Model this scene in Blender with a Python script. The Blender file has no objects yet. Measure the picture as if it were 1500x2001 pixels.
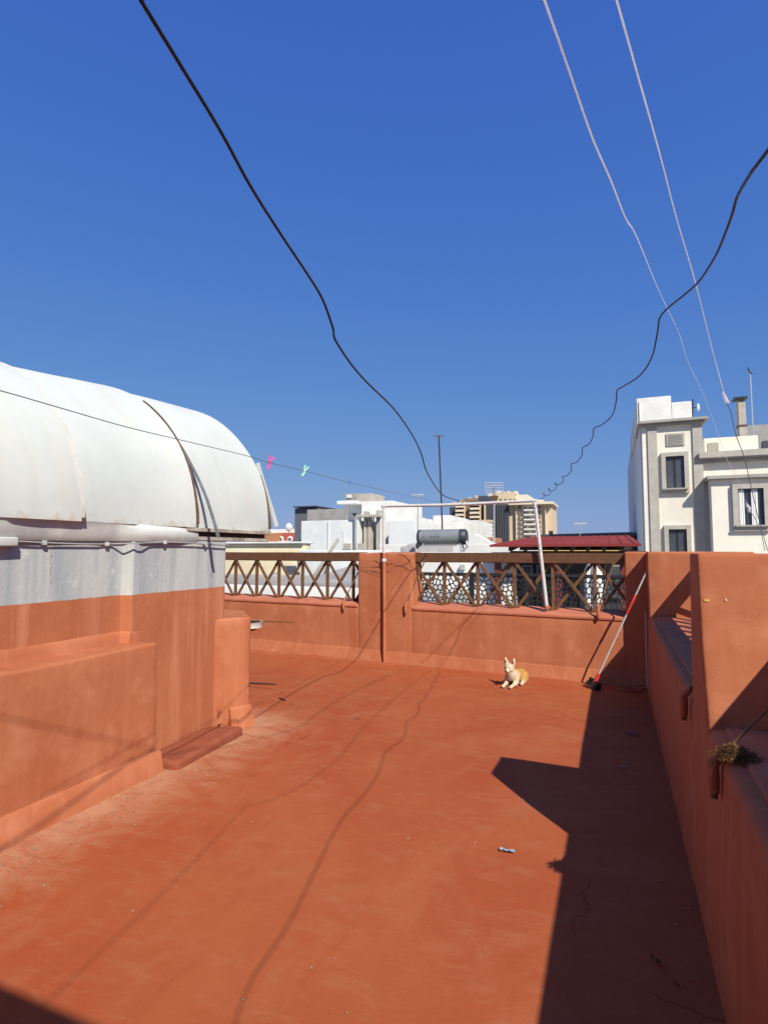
import bpy, bmesh, math, random
from mathutils import Vector, Matrix, noise
rad = math.radians
random.seed(7)
scene = bpy.context.scene
COL = scene.collection

# ------------------------------------------------------------------ camera
EYE = Vector((0, 0, 1.5))
FOC, CX, CY = 1100.0, 750.0, 1000.5
PITCH = rad(3.8746); YAW = rad(22.1586)
FW = Vector((-math.sin(YAW)*math.cos(PITCH), math.cos(YAW)*math.cos(PITCH), math.sin(PITCH)))
RT = Vector((math.cos(YAW), math.sin(YAW), 0)); UP = RT.cross(FW)
cam_d = bpy.data.cameras.new('camera'); cam = bpy.data.objects.new('camera', cam_d); COL.objects.link(cam)
cam.location = EYE
cam.rotation_euler = (math.pi/2 + PITCH, 0, YAW)
cam_d.sensor_fit = 'VERTICAL'; cam_d.sensor_height = 24.0; cam_d.lens = 24.0*FOC/2001.0
cam_d.clip_start = 0.02; cam_d.clip_end = 5000
scene.camera = cam

# ------------------------------------------------------------------ light
SUN = Vector((.768, -.77, 1.0)).normalized()
EL = math.asin(SUN.z); AZ = math.atan2(SUN.x, SUN.y)
world = bpy.data.worlds.new('World'); scene.world = world; world.use_nodes = True
wn = world.node_tree.nodes; wl = world.node_tree.links; wn.clear()
sky = wn.new('ShaderNodeTexSky'); sky.sky_type = 'NISHITA'; sky.sun_disc = False
sky.sun_elevation = EL; sky.sun_rotation = AZ
sky.altitude = 0; sky.air_density = 1.0; sky.dust_density = 0.25; sky.ozone_density = 1.0
bg = wn.new('ShaderNodeBackground'); bg.inputs[1].default_value = 0.0785
wo = wn.new('ShaderNodeOutputWorld')
# camera colour response for the sky: one soft-shoulder curve per channel, the same in every direction
sc_ = wn.new('ShaderNodeSeparateColor'); cc_ = wn.new('ShaderNodeCombineColor'); wl.new(sky.outputs[0], sc_.inputs[0])
for ch, (gain, k_) in enumerate(((.645, .118), (1.40, .255), (8.1, 1.157))):
    dn_ = wn.new('ShaderNodeMath'); dn_.operation = 'MULTIPLY_ADD'; dn_.inputs[1].default_value = k_/gain; dn_.inputs[2].default_value = 1.0/gain
    dv_ = wn.new('ShaderNodeMath'); dv_.operation = 'DIVIDE'
    wl.new(sc_.outputs[ch], dn_.inputs[0]); wl.new(sc_.outputs[ch], dv_.inputs[0]); wl.new(dn_.outputs[0], dv_.inputs[1]); wl.new(dv_.outputs[0], cc_.inputs[ch])
wl.new(cc_.outputs[0], bg.inputs[0]); wl.new(bg.outputs[0], wo.inputs[0])
sl = bpy.data.lights.new('sun', 'SUN'); sl.energy = 5.0; sl.angle = rad(0.53); sl.color = (1.0, .93, .82)
so = bpy.data.objects.new('sun', sl); COL.objects.link(so)
so.rotation_euler = (-SUN).to_track_quat('-Z', 'Y').to_euler()
scene.view_settings.view_transform = 'Standard'; scene.view_settings.look = 'None'
scene.view_settings.exposure = 0.35; scene.view_settings.gamma = 1.0
scene.view_settings.use_curve_mapping = False

# ------------------------------------------------------------------ survey helpers (photo pixel -> place)
def ray(x, y): return FW + RT*((x-CX)/FOC) + UP*((CY-y)/FOC)
def at_z(x, y, z=0.0): d = ray(x, y); return EYE + d*((z-EYE.z)/d.z)
def at_y(x, y, Y): d = ray(x, y); return EYE + d*(Y/d.y)
def at_x(x, y, X): d = ray(x, y); return EYE + d*(X/d.x)

# ------------------------------------------------------------------ materials
def new_mat(name):
    m = bpy.data.materials.new(name); m.use_nodes = True
    n = m.node_tree.nodes; l = m.node_tree.links
    return m, n, l, n['Principled BSDF']
def ramp(n, l, src, p0, p1, c0=(0,0,0,1), c1=(1,1,1,1)):
    r = n.new('ShaderNodeValToRGB'); e = r.color_ramp.elements
    e[0].position = p0; e[1].position = p1; e[0].color = c0; e[1].color = c1
    l.new(src, r.inputs[0]); return r.outputs[0]
def mixc(n, l, fac, a, b, mode='MIX'):
    m = n.new('ShaderNodeMix'); m.data_type = 'RGBA'; m.blend_type = mode
    for sock, v in ((m.inputs[0], fac), (m.inputs[6], a), (m.inputs[7], b)):
        if hasattr(v, 'is_output'): l.new(v, sock)
        elif isinstance(v, (int, float)): sock.default_value = v
        else: sock.default_value = (*v[:3], 1)
    return m.outputs[2]
def coords(n, l, scale=(1,1,1), kind='Object'):
    t = n.new('ShaderNodeTexCoord'); mp = n.new('ShaderNodeMapping'); mp.inputs['Scale'].default_value = scale
    l.new(t.outputs[kind], mp.inputs[0]); return mp.outputs[0]
def noi(n, l, vec, scale, detail=4, rough=.55, dist=0.0):
    t = n.new('ShaderNodeTexNoise'); t.inputs['Scale'].default_value = scale; t.inputs['Detail'].default_value = detail
    t.inputs['Roughness'].default_value = rough; t.inputs['Distortion'].default_value = dist
    l.new(vec, t.inputs['Vector']); return t.outputs['Fac']
def bump(n, l, bsdf, h, strength=.3, dist=.01, prev=None):
    b = n.new('ShaderNodeBump'); b.inputs['Strength'].default_value = strength; b.inputs['Distance'].default_value = dist
    l.new(h, b.inputs['Height'])
    if prev is not None: l.new(prev, b.inputs['Normal'])
    l.new(b.outputs[0], bsdf.inputs['Normal']); return b.outputs[0]

def math2(n, l, op, a, b):
    m = n.new('ShaderNodeMath'); m.operation = op
    for i, v in enumerate((a, b)):
        if hasattr(v, 'is_output'): l.new(v, m.inputs[i])
        else: m.inputs[i].default_value = v
    return m.outputs[0]
def maprange(n, l, v, a, b, c=0.0, d=1.0):
    m = n.new('ShaderNodeMapRange'); m.inputs[1].default_value = a; m.inputs[2].default_value = b; m.inputs[3].default_value = c; m.inputs[4].default_value = d
    l.new(v, m.inputs[0]); return m.outputs[0]
def crack_mask(n, l, v, scale, width, keep=.55):
    """hairline cracks: edges of warped cells, kept only here and there"""
    nz = n.new('ShaderNodeTexNoise'); nz.inputs['Scale'].default_value = scale*2.5; nz.inputs['Detail'].default_value = 5; l.new(v, nz.inputs['Vector'])
    ad = n.new('ShaderNodeVectorMath'); ad.operation = 'MULTIPLY_ADD'; ad.inputs[1].default_value = (.35/scale,)*3; l.new(nz.outputs['Color'], ad.inputs[0]); l.new(v, ad.inputs[2])
    vo = n.new('ShaderNodeTexVoronoi'); vo.feature = 'DISTANCE_TO_EDGE'; vo.inputs['Scale'].default_value = scale; l.new(ad.outputs[0], vo.inputs['Vector'])
    line = maprange(n, l, vo.outputs['Distance'], width, width*.25)
    return math2(n, l, 'MULTIPLY', line, ramp(n, l, noi(n, l, v, scale*.9, 3), keep, keep+.08))
def plaster_mat(name, base, dark, light, streak=.5, rough=.85, bumps=.35, scale=1.0):
    m, n, l, b = new_mat(name)
    v = coords(n, l)
    c = mixc(n, l, ramp(n, l, noi(n, l, v, 1.6*scale, 5, .6, .4), .35, .7), base, dark)
    c = mixc(n, l, ramp(n, l, noi(n, l, v, 5*scale, 4, .6), .52, .8), c, light)
    vs = coords(n, l, (6, 6, .55))
    st = ramp(n, l, noi(n, l, vs, 1.0*scale, 5, .65, .2), .42, .75)
    f = n.new('ShaderNodeMath'); f.operation = 'MULTIPLY'; f.inputs[1].default_value = streak; l.new(st, f.inputs[0])
    c = mixc(n, l, f.outputs[0], c, dark)
    f2 = n.new('ShaderNodeMath'); f2.operation = 'MULTIPLY'; f2.inputs[1].default_value = streak*1.1
    l.new(ramp(n, l, noi(n, l, coords(n, l, (4.5, 4.5, .25)), 1.3*scale, 4, .6), .50, .72), f2.inputs[0])
    c = mixc(n, l, f2.outputs[0], c, light)
    l.new(c, b.inputs['Base Color']); b.inputs['Roughness'].default_value = rough; b.inputs['Specular IOR Level'].default_value = .12
    if streak > .3:
        ck = crack_mask(n, l, v, 1.1, .005, .60)
        c = mixc(n, l, math2(n, l, 'MULTIPLY', ck, .55), c, tuple(x*.5 for x in dark))
        c = mixc(n, l, ramp(n, l, noi(n, l, v, 30, 4, .7), .70, .78), c, tuple(min(1, x*1.25) for x in light))
        l.new(c, b.inputs['Base Color'])
    p = bump(n, l, b, noi(n, l, v, 7, 5, .55, .2), bumps*.8, .012)
    bump(n, l, b, noi(n, l, v, 70, 4, .65), bumps*.7, .004, p)
    return m
ORANGE = ((.418, .148, .069), (.352, .109, .049), (.480, .192, .102))
M = {}
M['orange'] = plaster_mat('orange_wall_paint', *ORANGE, streak=.45)
M['orange_sill'] = plaster_mat('faded_orange_paint', (0.4480, 0.1600, 0.0920), (0.3840, 0.1200, 0.0640), (0.4960, 0.2160, 0.1440), streak=.1)
M['slab'] = plaster_mat('worn_red_brown_paint', (.270, .078, .040), (.205, .052, .028), (.31, .11, .06), streak=.1)

def two_tone(name, zline):
    m, n, l, b = new_mat(name)
    v = coords(n, l)
    vs = coords(n, l, (7, 7, .45))
    # orange coat
    c = mixc(n, l, ramp(n, l, noi(n, l, v, 1.6, 5, .6, .4), .35, .7), ORANGE[0], ORANGE[1])
    st = ramp(n, l, noi(n, l, vs, 1.0, 5, .65, .2), .42, .78)
    c = mixc(n, l, ramp(n, l, noi(n, l, vs, 1.3, 4, .6), .46, .70), c, ORANGE[2])
    c = mixc(n, l, ramp(n, l, noi(n, l, vs, .8, 5, .6), .52, .78), c, ORANGE[1])
    # grey-white coat, rain streaked
    w = mixc(n, l, ramp(n, l, noi(n, l, vs, 1.2, 5, .6, .3), .38, .68), (0.4620, 0.4704, 0.4452), (0.3024, 0.3360, 0.3528))
    w = mixc(n, l, ramp(n, l, noi(n, l, v, 9, 5, .7), .6, .85), w, (.70, .68, .60))
    sep = n.new('ShaderNodeSeparateXYZ'); t = n.new('ShaderNodeTexCoord'); l.new(t.outputs['Object'], sep.inputs[0])
    wob = noi(n, l, v, 7, 2); a = n.new('ShaderNodeMath'); a.operation = 'MULTIPLY_ADD'
    a.inputs[1].default_value = .012; l.new(wob, a.inputs[0]); l.new(sep.outputs[2], a.inputs[2])
    fac = ramp(n, l, a.outputs[0], 0, 1)
    mr = n.new('ShaderNodeMapRange'); mr.inputs[1].default_value = zline; mr.inputs[2].default_value = zline+.004
    l.new(a.outputs[0], mr.inputs[0])
    c = mixc(n, l, mr.outputs[0], c, w)
    l.new(c, b.inputs['Base Color']); b.inputs['Roughness'].default_value = .85; b.inputs['Specular IOR Level'].default_value = .12
    p = bump(n, l, b, noi(n, l, v, 14, 5, .6), .35, .012)
    bump(n, l, b, noi(n, l, v, 90, 3, .6), .2, .003, p)
    return m
M['two_tone'] = two_tone('two_tone_wall_paint', 1.194)

def floor_mat():
    m, n, l, b = new_mat('red_floor_paint')
    v = coords(n, l)
    t = n.new('ShaderNodeTexCoord'); sep = n.new('ShaderNodeSeparateXYZ'); l.new(t.outputs['Object'], sep.inputs[0])
    c = mixc(n, l, ramp(n, l, noi(n, l, v, .8, 6, .62, .8), .36, .66), (.332, .0905, .0320), (.302, .0650, .0235))
    c = mixc(n, l, math2(n, l, 'MULTIPLY', ramp(n, l, noi(n, l, v, 2.7, 6, .65, 1.0), .50, .74), .8), c, (.340, .1100, .0480))
    br = coords(n, l, (2.4, 6, 1))
    c = mixc(n, l, math2(n, l, 'MULTIPLY', ramp(n, l, noi(n, l, br, 1.8, 7, .68, .8), .52, .80), .55), c, (0.3523, 0.1432, 0.0651))
    c = mixc(n, l, math2(n, l, 'MULTIPLY', ramp(n, l, noi(n, l, coords(n, l, (7, 2.4, 1)), 1.2, 6, .65, .8), .54, .80), .6), c, (.270, .058, .021))
    c = mixc(n, l, ramp(n, l, noi(n, l, v, 26, 5, .7), .60, .78), c, (.30, .075, .028))
    # dust along the plinth, the buttress and thinly along the back wall
    left = math2(n, l, 'MULTIPLY', maprange(n, l, sep.outputs[0], -2.0, -2.85), maprange(n, l, sep.outputs[1], 5.0, 4.3))
    back = maprange(n, l, sep.outputs[1], 6.3, 7.15, 0, .55)
    edge = math2(n, l, 'MAXIMUM', left, back)
    dn = noi(n, l, coords(n, l, (1.6, 2.6, 1)), 1.7, 8, .70, 1.4)
    df = ramp(n, l, math2(n, l, 'MULTIPLY', dn, edge), .22, .56)
    c = mixc(n, l, math2(n, l, 'MULTIPLY', df, .8), c, (.45, .235, .135))
    sc1 = ramp(n, l, noi(n, l, coords(n, l, (3, 26, 1)), 1.3, 4, .6, .3), .72, .78)
    c = mixc(n, l, math2(n, l, 'MULTIPLY', sc1, .45), c, (.46, .22, .12))
    # scuffs, grit and hairline cracks
    c = mixc(n, l, ramp(n, l, noi(n, l, v, 70, 2, .5), .75, .79), c, (.48, .22, .12))
    c = mixc(n, l, ramp(n, l, noi(n, l, coords(n, l, (1, 1, 1), 'Generated'), 700, 2, .5), .74, .80), c, (.20, .05, .02))
    ck = crack_mask(n, l, v, .75, .006, .52)
    c = mixc(n, l, math2(n, l, 'MULTIPLY', ck, .7), c, (.17, .040, .018))
    l.new(c, b.inputs['Base Color'])
    l.new(maprange(n, l, noi(n, l, v, 3, 5), 0, 1, .55, .8), b.inputs['Roughness'])
    b.inputs['Specular IOR Level'].default_value = .1
    p = bump(n, l, b, noi(n, l, br, 2.6, 7, .6), .22, .010)
    p = bump(n, l, b, noi(n, l, v, 55, 5, .65), .30, .004, p)
    inv = math2(n, l, 'SUBTRACT', 1.0, ck); bump(n, l, b, inv, .5, .004, p)
    return m
M['floor'] = floor_mat()

def simple(name, col, rough=.6, var=.12, scale=6, metal=0.0, bmp=.1, col2=None, spec=.5):
    m, n, l, b = new_mat(name); v = coords(n, l)
    c2 = col2 or tuple(max(0, x*(1-var*2)) for x in col)
    c = mixc(n, l, ramp(n, l, noi(n, l, v, scale, 5, .6), .35, .72), col, c2)
    l.new(c, b.inputs['Base Color']); b.inputs['Roughness'].default_value = rough; b.inputs['Metallic'].default_value = metal
    b.inputs['Specular IOR Level'].default_value = spec
    if bmp: bump(n, l, b, noi(n, l, v, scale*5, 4), bmp, .006)
    return m
def vault_mat():
    m, n, l, b = new_mat('old_white_roof_paint'); v = coords(n, l)
    c = mixc(n, l, ramp(n, l, noi(n, l, v, 1.3, 6, .6, .1), .35, .75), (.555, .580, .535), (.470, .500, .470))
    c = mixc(n, l, ramp(n, l, noi(n, l, coords(n, l, (1, 5, 1)), 1.1, 5, .6, .3), .55, .9), c, (0.5376, 0.5040, 0.4032))
    sep = n.new('ShaderNodeSeparateXYZ'); t = n.new('ShaderNodeTexCoord'); l.new(t.outputs['Object'], sep.inputs[0])
    mr = n.new('ShaderNodeMapRange'); mr.inputs[1].default_value = 1.95; mr.inputs[2].default_value = 1.66; l.new(sep.outputs[2], mr.inputs[0])
    mu = n.new('ShaderNodeMath'); mu.operation = 'MULTIPLY'; l.new(mr.outputs[0], mu.inputs[0]); l.new(noi(n, l, v, 11, 6, .7), mu.inputs[1])
    c = mixc(n, l, ramp(n, l, mu.outputs[0], .42, .72), c, (.40, .27, .14))
    run = ramp(n, l, noi(n, l, coords(n, l, (1.2, 9, .8)), 1.0, 6, .7, .1), .55, .85)
    c = mixc(n, l, math2(n, l, 'MULTIPLY', run, .45), c, (.40, .38, .31))
    sp = ramp(n, l, noi(n, l, v, 26, 4, .7), .68, .78); c = mixc(n, l, math2(n, l, 'MULTIPLY', sp, .5), c, (.36, .28, .18))
    l.new(c, b.inputs['Base Color']); b.inputs['Roughness'].default_value = .7
    p = bump(n, l, b, noi(n, l, v, 2.2, 3, .5, .1), .30, .03)
    bump(n, l, b, noi(n, l, v, 60, 4), .2, .003, p)
    return m
M['vault'] = vault_mat()
M['lip'] = plaster_mat('stained_white_plaster', (0.5544, 0.5628, 0.5208), (0.3528, 0.3696, 0.3612), (.74, .72, .62), streak=.15, bumps=.35)
M['rust'] = simple('rusty_metal', (.15, .085, .045), .9, .4, 16, bmp=.4, col2=(.06, .04, .028))
M['channel'] = simple('stained_cream_steel', (.46, .43, .36), .8, .3, 9, bmp=.3, col2=(.20, .14, .09))
def wood_mat(name, a, bb):
    m, n, l, b = new_mat(name)
    v = coords(n, l, (3, 3, 3))
    c = mixc(n, l, ramp(n, l, noi(n, l, v, 4, 6, .65, 1.5), .35, .7), a, bb)
    c = mixc(n, l, ramp(n, l, noi(n, l, coords(n, l, (40, 40, 8)), 1.5, 4, .6), .55, .85), c, tuple(x*.45 for x in bb))
    l.new(c, b.inputs['Base Color']); b.inputs['Roughness'].default_value = .62
    bump(n, l, b, noi(n, l, coords(n, l, (60, 60, 10)), 1.5, 4), .35, .003); return m
M['wood_rail'] = wood_mat('varnished_rail_wood', (.140, .062, .025), (.092, .038, .016))
M['wood'] = wood_mat('varnished_wood', (.175, .085, .030), (.105, .046, .017))
M['pipe'] = simple('white_painted_pipe', (.60, .60, .59), .45, .12, 9, bmp=.15, col2=(.48, .46, .43))
M['cable'] = simple('black_cable_sheath', (.012, .013, .02), .5, .1, 30, bmp=0)
def cord_mat():
    m, n, l, b = new_mat('white_nylon_cord'); b.inputs['Base Color'].default_value = (.8, .78, .78, 1); b.inputs['Roughness'].default_value = .6
    t = n.new('ShaderNodeBsdfTranslucent'); t.inputs[0].default_value = (.85, .82, .82, 1); mx = n.new('ShaderNodeMixShader'); mx.inputs[0].default_value = .65
    l.new(b.outputs[0], mx.inputs[1]); l.new(t.outputs[0], mx.inputs[2]); l.new(mx.outputs[0], n['Material Output'].inputs[0]); return m
M['cord'] = cord_mat()
M['line'] = simple('grey_line', (.16, .19, .22), .7, .1, 40, bmp=0)
M['wire'] = simple('painted_wire', (.24, .08, .05), .7, .2, 40, bmp=0)
M['pink'] = simple('pink_plastic', (.70, .05, .28), .4, .1, 20, bmp=0)
M['green'] = simple('pale_green_plastic', (.38, .80, .48), .4, .1, 20, bmp=0)
M['blue'] = simple('blue_plastic', (.04, .20, .50), .4, .1, 20, bmp=0)
M['red'] = simple('red_plastic', (.52, .035, .025), .5, .1, 20, bmp=0)
M['grey_pl'] = simple('pale_grey_plastic', (.46, .44, .42), .5, .1, 20, bmp=0)
M['bristle'] = simple('black_bristle', (.012, .012, .014), .9, .3, 60, bmp=.4)
M['clear'] = simple('crumpled_pale_plastic', (.52, .60, .68), .25, .2, 40, bmp=.5)
M['strip_tan'] = simple('dull_tan', (.42, .24, .10), .9, .3, 30, bmp=.3)
M['weed'] = simple('dry_weed', (.17, .075, .014), .9, .3, 25, bmp=0, col2=(.085, .045, .010))
M['stick'] = simple('dark_stick', (.06, .03, .02), .8, .3, 30)
M['white'] = plaster_mat('white_render', (.74, .74, .70), (.60, .60, .56), (.78, .78, .75), streak=.28, bumps=.15, scale=.5)
M['white_cool'] = plaster_mat('white_roof_render', (.70, .72, .70), (.56, .59, .58), (.74, .75, .74), streak=.28, bumps=.15, scale=.4)
M['cream'] = plaster_mat('cream_render', (.70, .62, .41), (.56, .49, .33), (.74, .68, .50), streak=.28, bumps=.15, scale=.5)
M['ivory'] = plaster_mat('ivory_render', (.76, .73, .62), (.66, .62, .52), (.79, .77, .68), streak=.22, bumps=.12, scale=.4)
M['stone'] = simple('grey_beige_stone', (.44, .41, .35), .85, .1, 3, bmp=.25)
M['stone_d'] = simple('grey_cornice', (.36, .34, .30), .85, .12, 3, bmp=.25)
M['conc'] = simple('grey_block', (.34, .33, .31), .9, .15, 2, bmp=.3)
M['conc_d'] = simple('dark_grey_cladding', (.11, .12, .14), .8, .1, 2)
M['beige'] = simple('beige_render', (.60, .48, .32), .9, .08, .1, bmp=0)
M['beige_l'] = simple('pale_beige_render', (.68, .60, .46), .9, .08, .1, bmp=0)
M['brick_d'] = simple('brown_facade', (.22, .15, .11), .9, .1, .1, bmp=0)
M['far_dark'] = simple('dark_facade', (.055, .06, .075), .6, .2, .2, bmp=0)
M['pinkred'] = simple('red_house_paint', (.42, .10, .075), .9, .1, 1)
M['terra'] = simple('terracotta_render', (.46, .20, .10), .9, .1, 1)
M['roof_red'] = simple('red_sheet_roof', (.25, .040, .034), .8, .15, 2, spec=.2)
M['beam'] = simple('dark_brown_beam', (.045, .022, .016), .7, .2, 6)
M['post_red'] = simple('dark_red_post', (.15, .03, .025), .6, .2, 6)
M['yellow'] = simple('ochre_render', (.70, .46, .14), .85, .1, 1)
M['char'] = simple('charcoal_metal', (.020, .021, .024), .5, .2, 8, bmp=0)
M['charwall'] = simple('charcoal_wall', (.045, .047, .052), .8, .2, 2)
M['tank'] = simple('grey_tank_coat', (.26, .28, .27), .38, .1, 5, bmp=.03, metal=.25)
M['tank_end'] = simple('dark_tank_end', (.035, .045, .055), .5, .2, 6, bmp=0)
M['alu'] = simple('aluminium', (.55, .55, .55), .4, .1, 10, metal=.6, bmp=0)
M['dark_metal'] = simple('dark_metal', (.04, .035, .035), .5, .1, 10, bmp=0)
M['roofgrey'] = simple('grey_roof_screed', (.36, .35, .33), .95, .15, 1.2, bmp=.2)
M['city'] = simple('city_ground_stone', (.30, .27, .24), .95, .15, .05, bmp=0)
M['curtain'] = simple('white_curtain', (.72, .72, .70), .9, .05, 10, bmp=0)
def glass_mat():
    m, n, l, b = new_mat('dark_window_glass'); b.inputs['Base Color'].default_value = (.035, .045, .055, 1)
    b.inputs['Roughness'].default_value = .08; b.inputs['Specular IOR Level'].default_value = .6
    bump(n, l, b, noi(n, l, coords(n, l), 1.5, 2), .03, .02); return m
M['glass'] = glass_mat()
M['shade_glass'] = simple('grey_window', (.09, .10, .115), .25, .3, .6, bmp=0)

# ------------------------------------------------------------------ object helpers
def tag(o, label=None, cat=None, group=None, kind=None):
    if label: o['label'] = label
    if cat: o['category'] = cat
    if group: o['group'] = group
    if kind: o['kind'] = kind
    return o
def thing(name, loc, label, cat, group=None):
    o = bpy.data.objects.new(name, None); COL.objects.link(o); o.location = loc; o.empty_display_size = .1
    return tag(o, label, cat, group)
def link(name, me, parent=None):
    o = bpy.data.objects.new(name, me); COL.objects.link(o)
    if parent is not None:
        o.parent = parent
        w = Vector((0, 0, 0)); p = parent
        while p is not None: w += p.location; p = p.parent
        o.location = -w                      # meshes are written in place coordinates
    return o
def obj(name, bm, mat, parent=None, smooth=None, bev=0):
    if bev: bmesh.ops.bevel(bm, geom=list(bm.edges), offset=bev, segments=2, affect='EDGES', clamp_overlap=True)
    bmesh.ops.recalc_face_normals(bm, faces=bm.faces)
    me = bpy.data.meshes.new(name); bm.to_mesh(me); bm.free()
    mats = mat if isinstance(mat, (list, tuple)) else [mat]
    for k in mats: me.materials.append(M[k] if isinstance(k, str) else k)
    if smooth is not None:
        me.shade_smooth(); me.set_sharp_from_angle(angle=rad(smooth))
    return link(name, me, parent)
def box(bm, x0, x1, y0, y1, z0, z1):
    vs = [bm.verts.new(p) for p in ((x0,y0,z0),(x1,y0,z0),(x1,y1,z0),(x0,y1,z0),(x0,y0,z1),(x1,y0,z1),(x1,y1,z1),(x0,y1,z1))]
    for f in ((0,3,2,1),(4,5,6,7),(0,1,5,4),(1,2,6,5),(2,3,7,6),(3,0,4,7)): bm.faces.new([vs[i] for i in f])
    return bm
def B(x0, x1, y0, y1, z0, z1): return box(bmesh.new(), x0, x1, y0, y1, z0, z1)
def prism(bm, poly, z0, z1, top=None):
    top = top or poly; n = len(poly)
    zb = z0 if isinstance(z0, (list, tuple)) else [z0]*n
    zt = z1 if isinstance(z1, (list, tuple)) else [z1]*n
    a = [bm.verts.new((p[0], p[1], z)) for p, z in zip(poly, zb)]; b = [bm.verts.new((p[0], p[1], z)) for p, z in zip(top, zt)]
    bm.faces.new(a[::-1]); bm.faces.new(b)
    for i in range(n): bm.faces.new((a[i], a[(i+1) % n], b[(i+1) % n], b[i]))
    return bm
def frame_of(d):
    d = d.normalized(); u = Vector((0, 0, 1)) if abs(d.z) < .95 else Vector((1, 0, 0))
    s = d.cross(u).normalized(); return s, s.cross(d).normalized()
def bar(bm, p, q, w, h):
    p, q = Vector(p), Vector(q); s, u = frame_of(q-p)
    r = []
    for c in (p, q):
        r.append([bm.verts.new(c + s*(a*w/2) + u*(b*h/2)) for a, b in ((-1,-1),(1,-1),(1,1),(-1,1))])
    bm.faces.new(r[0][::-1]); bm.faces.new(r[1])
    for i in range(4): bm.faces.new((r[0][i], r[0][(i+1) % 4], r[1][(i+1) % 4], r[1][i]))
    return bm
def tube(bm, pts, r, n=8, cap=True):
    pts = [Vector(p) for p in pts]; rr = r if isinstance(r, (list, tuple)) else [r]*len(pts)
    rings = []; s = None
    for i, p in enumerate(pts):
        d = (pts[min(i+1, len(pts)-1)] - pts[max(i-1, 0)])
        if d.length < 1e-9: d = Vector((0, 0, 1))
        d.normalize()
        if s is None: s, u = frame_of(d)
        else:
            s = (s - d*s.dot(d))
            s = s.normalized() if s.length > 1e-6 else frame_of(d)[0]
            u = s.cross(d).normalized()
        rings.append([bm.verts.new(p + (s*math.cos(2*math.pi*k/n) + u*math.sin(2*math.pi*k/n))*rr[i]) for k in range(n)])
    for a, b in zip(rings[:-1], rings[1:]):
        for k in range(n): bm.faces.new((a[k], a[(k+1) % n], b[(k+1) % n], b[k]))
    if cap: bm.faces.new(rings[0][::-1]); bm.faces.new(rings[-1])
    return bm
def smooth_path(pts, sub=6):
    pts = [Vector(p) for p in pts]; out = []
    for i in range(len(pts)-1):
        p0, p1, p2, p3 = pts[max(i-1, 0)], pts[i], pts[i+1], pts[min(i+2, len(pts)-1)]
        for k in range(sub):
            t = k/sub
            out.append(.5*((2*p1) + (p2-p0)*t + (2*p0-5*p1+4*p2-p3)*t*t + (3*p1-p0-3*p2+p3)*t**3))
    out.append(pts[-1]); return out
def rough_up(bm, step=.12, amp=.006, bev=.018, seg=3):
    """hand-trowelled plaster: soft uneven arrises and a gently wandering face"""
    if bev: bmesh.ops.bevel(bm, geom=list(bm.edges), offset=bev, segments=seg, affect='EDGES', clamp_overlap=True, profile=.5)
    for ax in range(3):
        cs = [v.co[ax] for v in bm.verts]; a, b = min(cs), max(cs)
        no = Vector((0, 0, 0)); no[ax] = 1
        k = math.ceil(a/step)
        while k*step < b:
            if min(k*step-a, b-k*step) > step*.3:
                co = Vector((0, 0, 0)); co[ax] = k*step
                bmesh.ops.bisect_plane(bm, geom=bm.verts[:]+bm.edges[:]+bm.faces[:], plane_co=co, plane_no=no, dist=1e-5)
            k += 1
    for v in bm.verts:
        c = v.co
        v.co = c + noise.noise_vector(c*1.7)*amp + noise.noise_vector(c*6.0+Vector((3, 1, 2)))*amp*.45
    return bm

# ================================================================== SETTING
# far ground
tag(obj('city_ground', B(-2500, 2500, -400, 4000, -9.2, -9.0), 'city'), kind='structure')
# terrace floor: a sheet with a slight hand-laid unevenness
bm = bmesh.new(); NX, NY = 96, 104
gv = [[bm.verts.new((-8.4+9.6*i/NX, -3.2+10.7*j/NY, 0)) for i in range(NX+1)] for j in range(NY+1)]
for j in range(NY):
    for i in range(NX): bm.faces.new((gv[j][i], gv[j][i+1], gv[j+1][i+1], gv[j+1][i]))
for v in bm.verts: v.co.z = noise.noise(v.co*.9)*.006 + noise.noise(v.co*3)*.003
tag(obj('terrace_floor', bm, 'floor', smooth=60), kind='structure')

# ------------------------------------------------------------------ back parapet (its line swings 4.4 degrees off the terrace axis)
def bw(x, d=0.0): return (x + .077*d, 6.93 - .077*x + d)
par = thing('parapet_wall', (-2.5, 7.1, 0), 'long orange painted parapet across the far end of the terrace', 'wall')
def bwall(name, x0, x1, zf, zb, mat='orange', d0=0.0, d1=.34, **k):
    poly = [bw(x0, d0), bw(x1, d0), bw(x1, d1), bw(x0, d1)]
    return obj(name, rough_up(prism(bmesh.new(), poly, -.06, [zf, zf, zb, zb]), **k), mat, par, smooth=50)
bwall('wall_panel', -8.3, -3.30, .735, .775)
bwall('wall_panel', -2.53, .14, .735, .775)
bwall('pillar', -3.315, -2.50, 1.462, 1.468, d0=-.004, d1=.36, bev=.022, amp=.009)
bwall('pillar', .105, 1.15, 1.480, 1.484, d0=-.003, d1=.36, bev=.02)
# sill screed on the low panels
for x0, x1 in ((-8.25, -3.32), (-2.50, .10)):
    poly = [bw(x0, -.012), bw(x1, -.012), bw(x1, .33), bw(x0, .33)]
    obj('sill', rough_up(prism(bmesh.new(), poly, [.70]*4, [.748, .748, .800, .800]), bev=.014), 'orange_sill', par, smooth=50)
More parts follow.
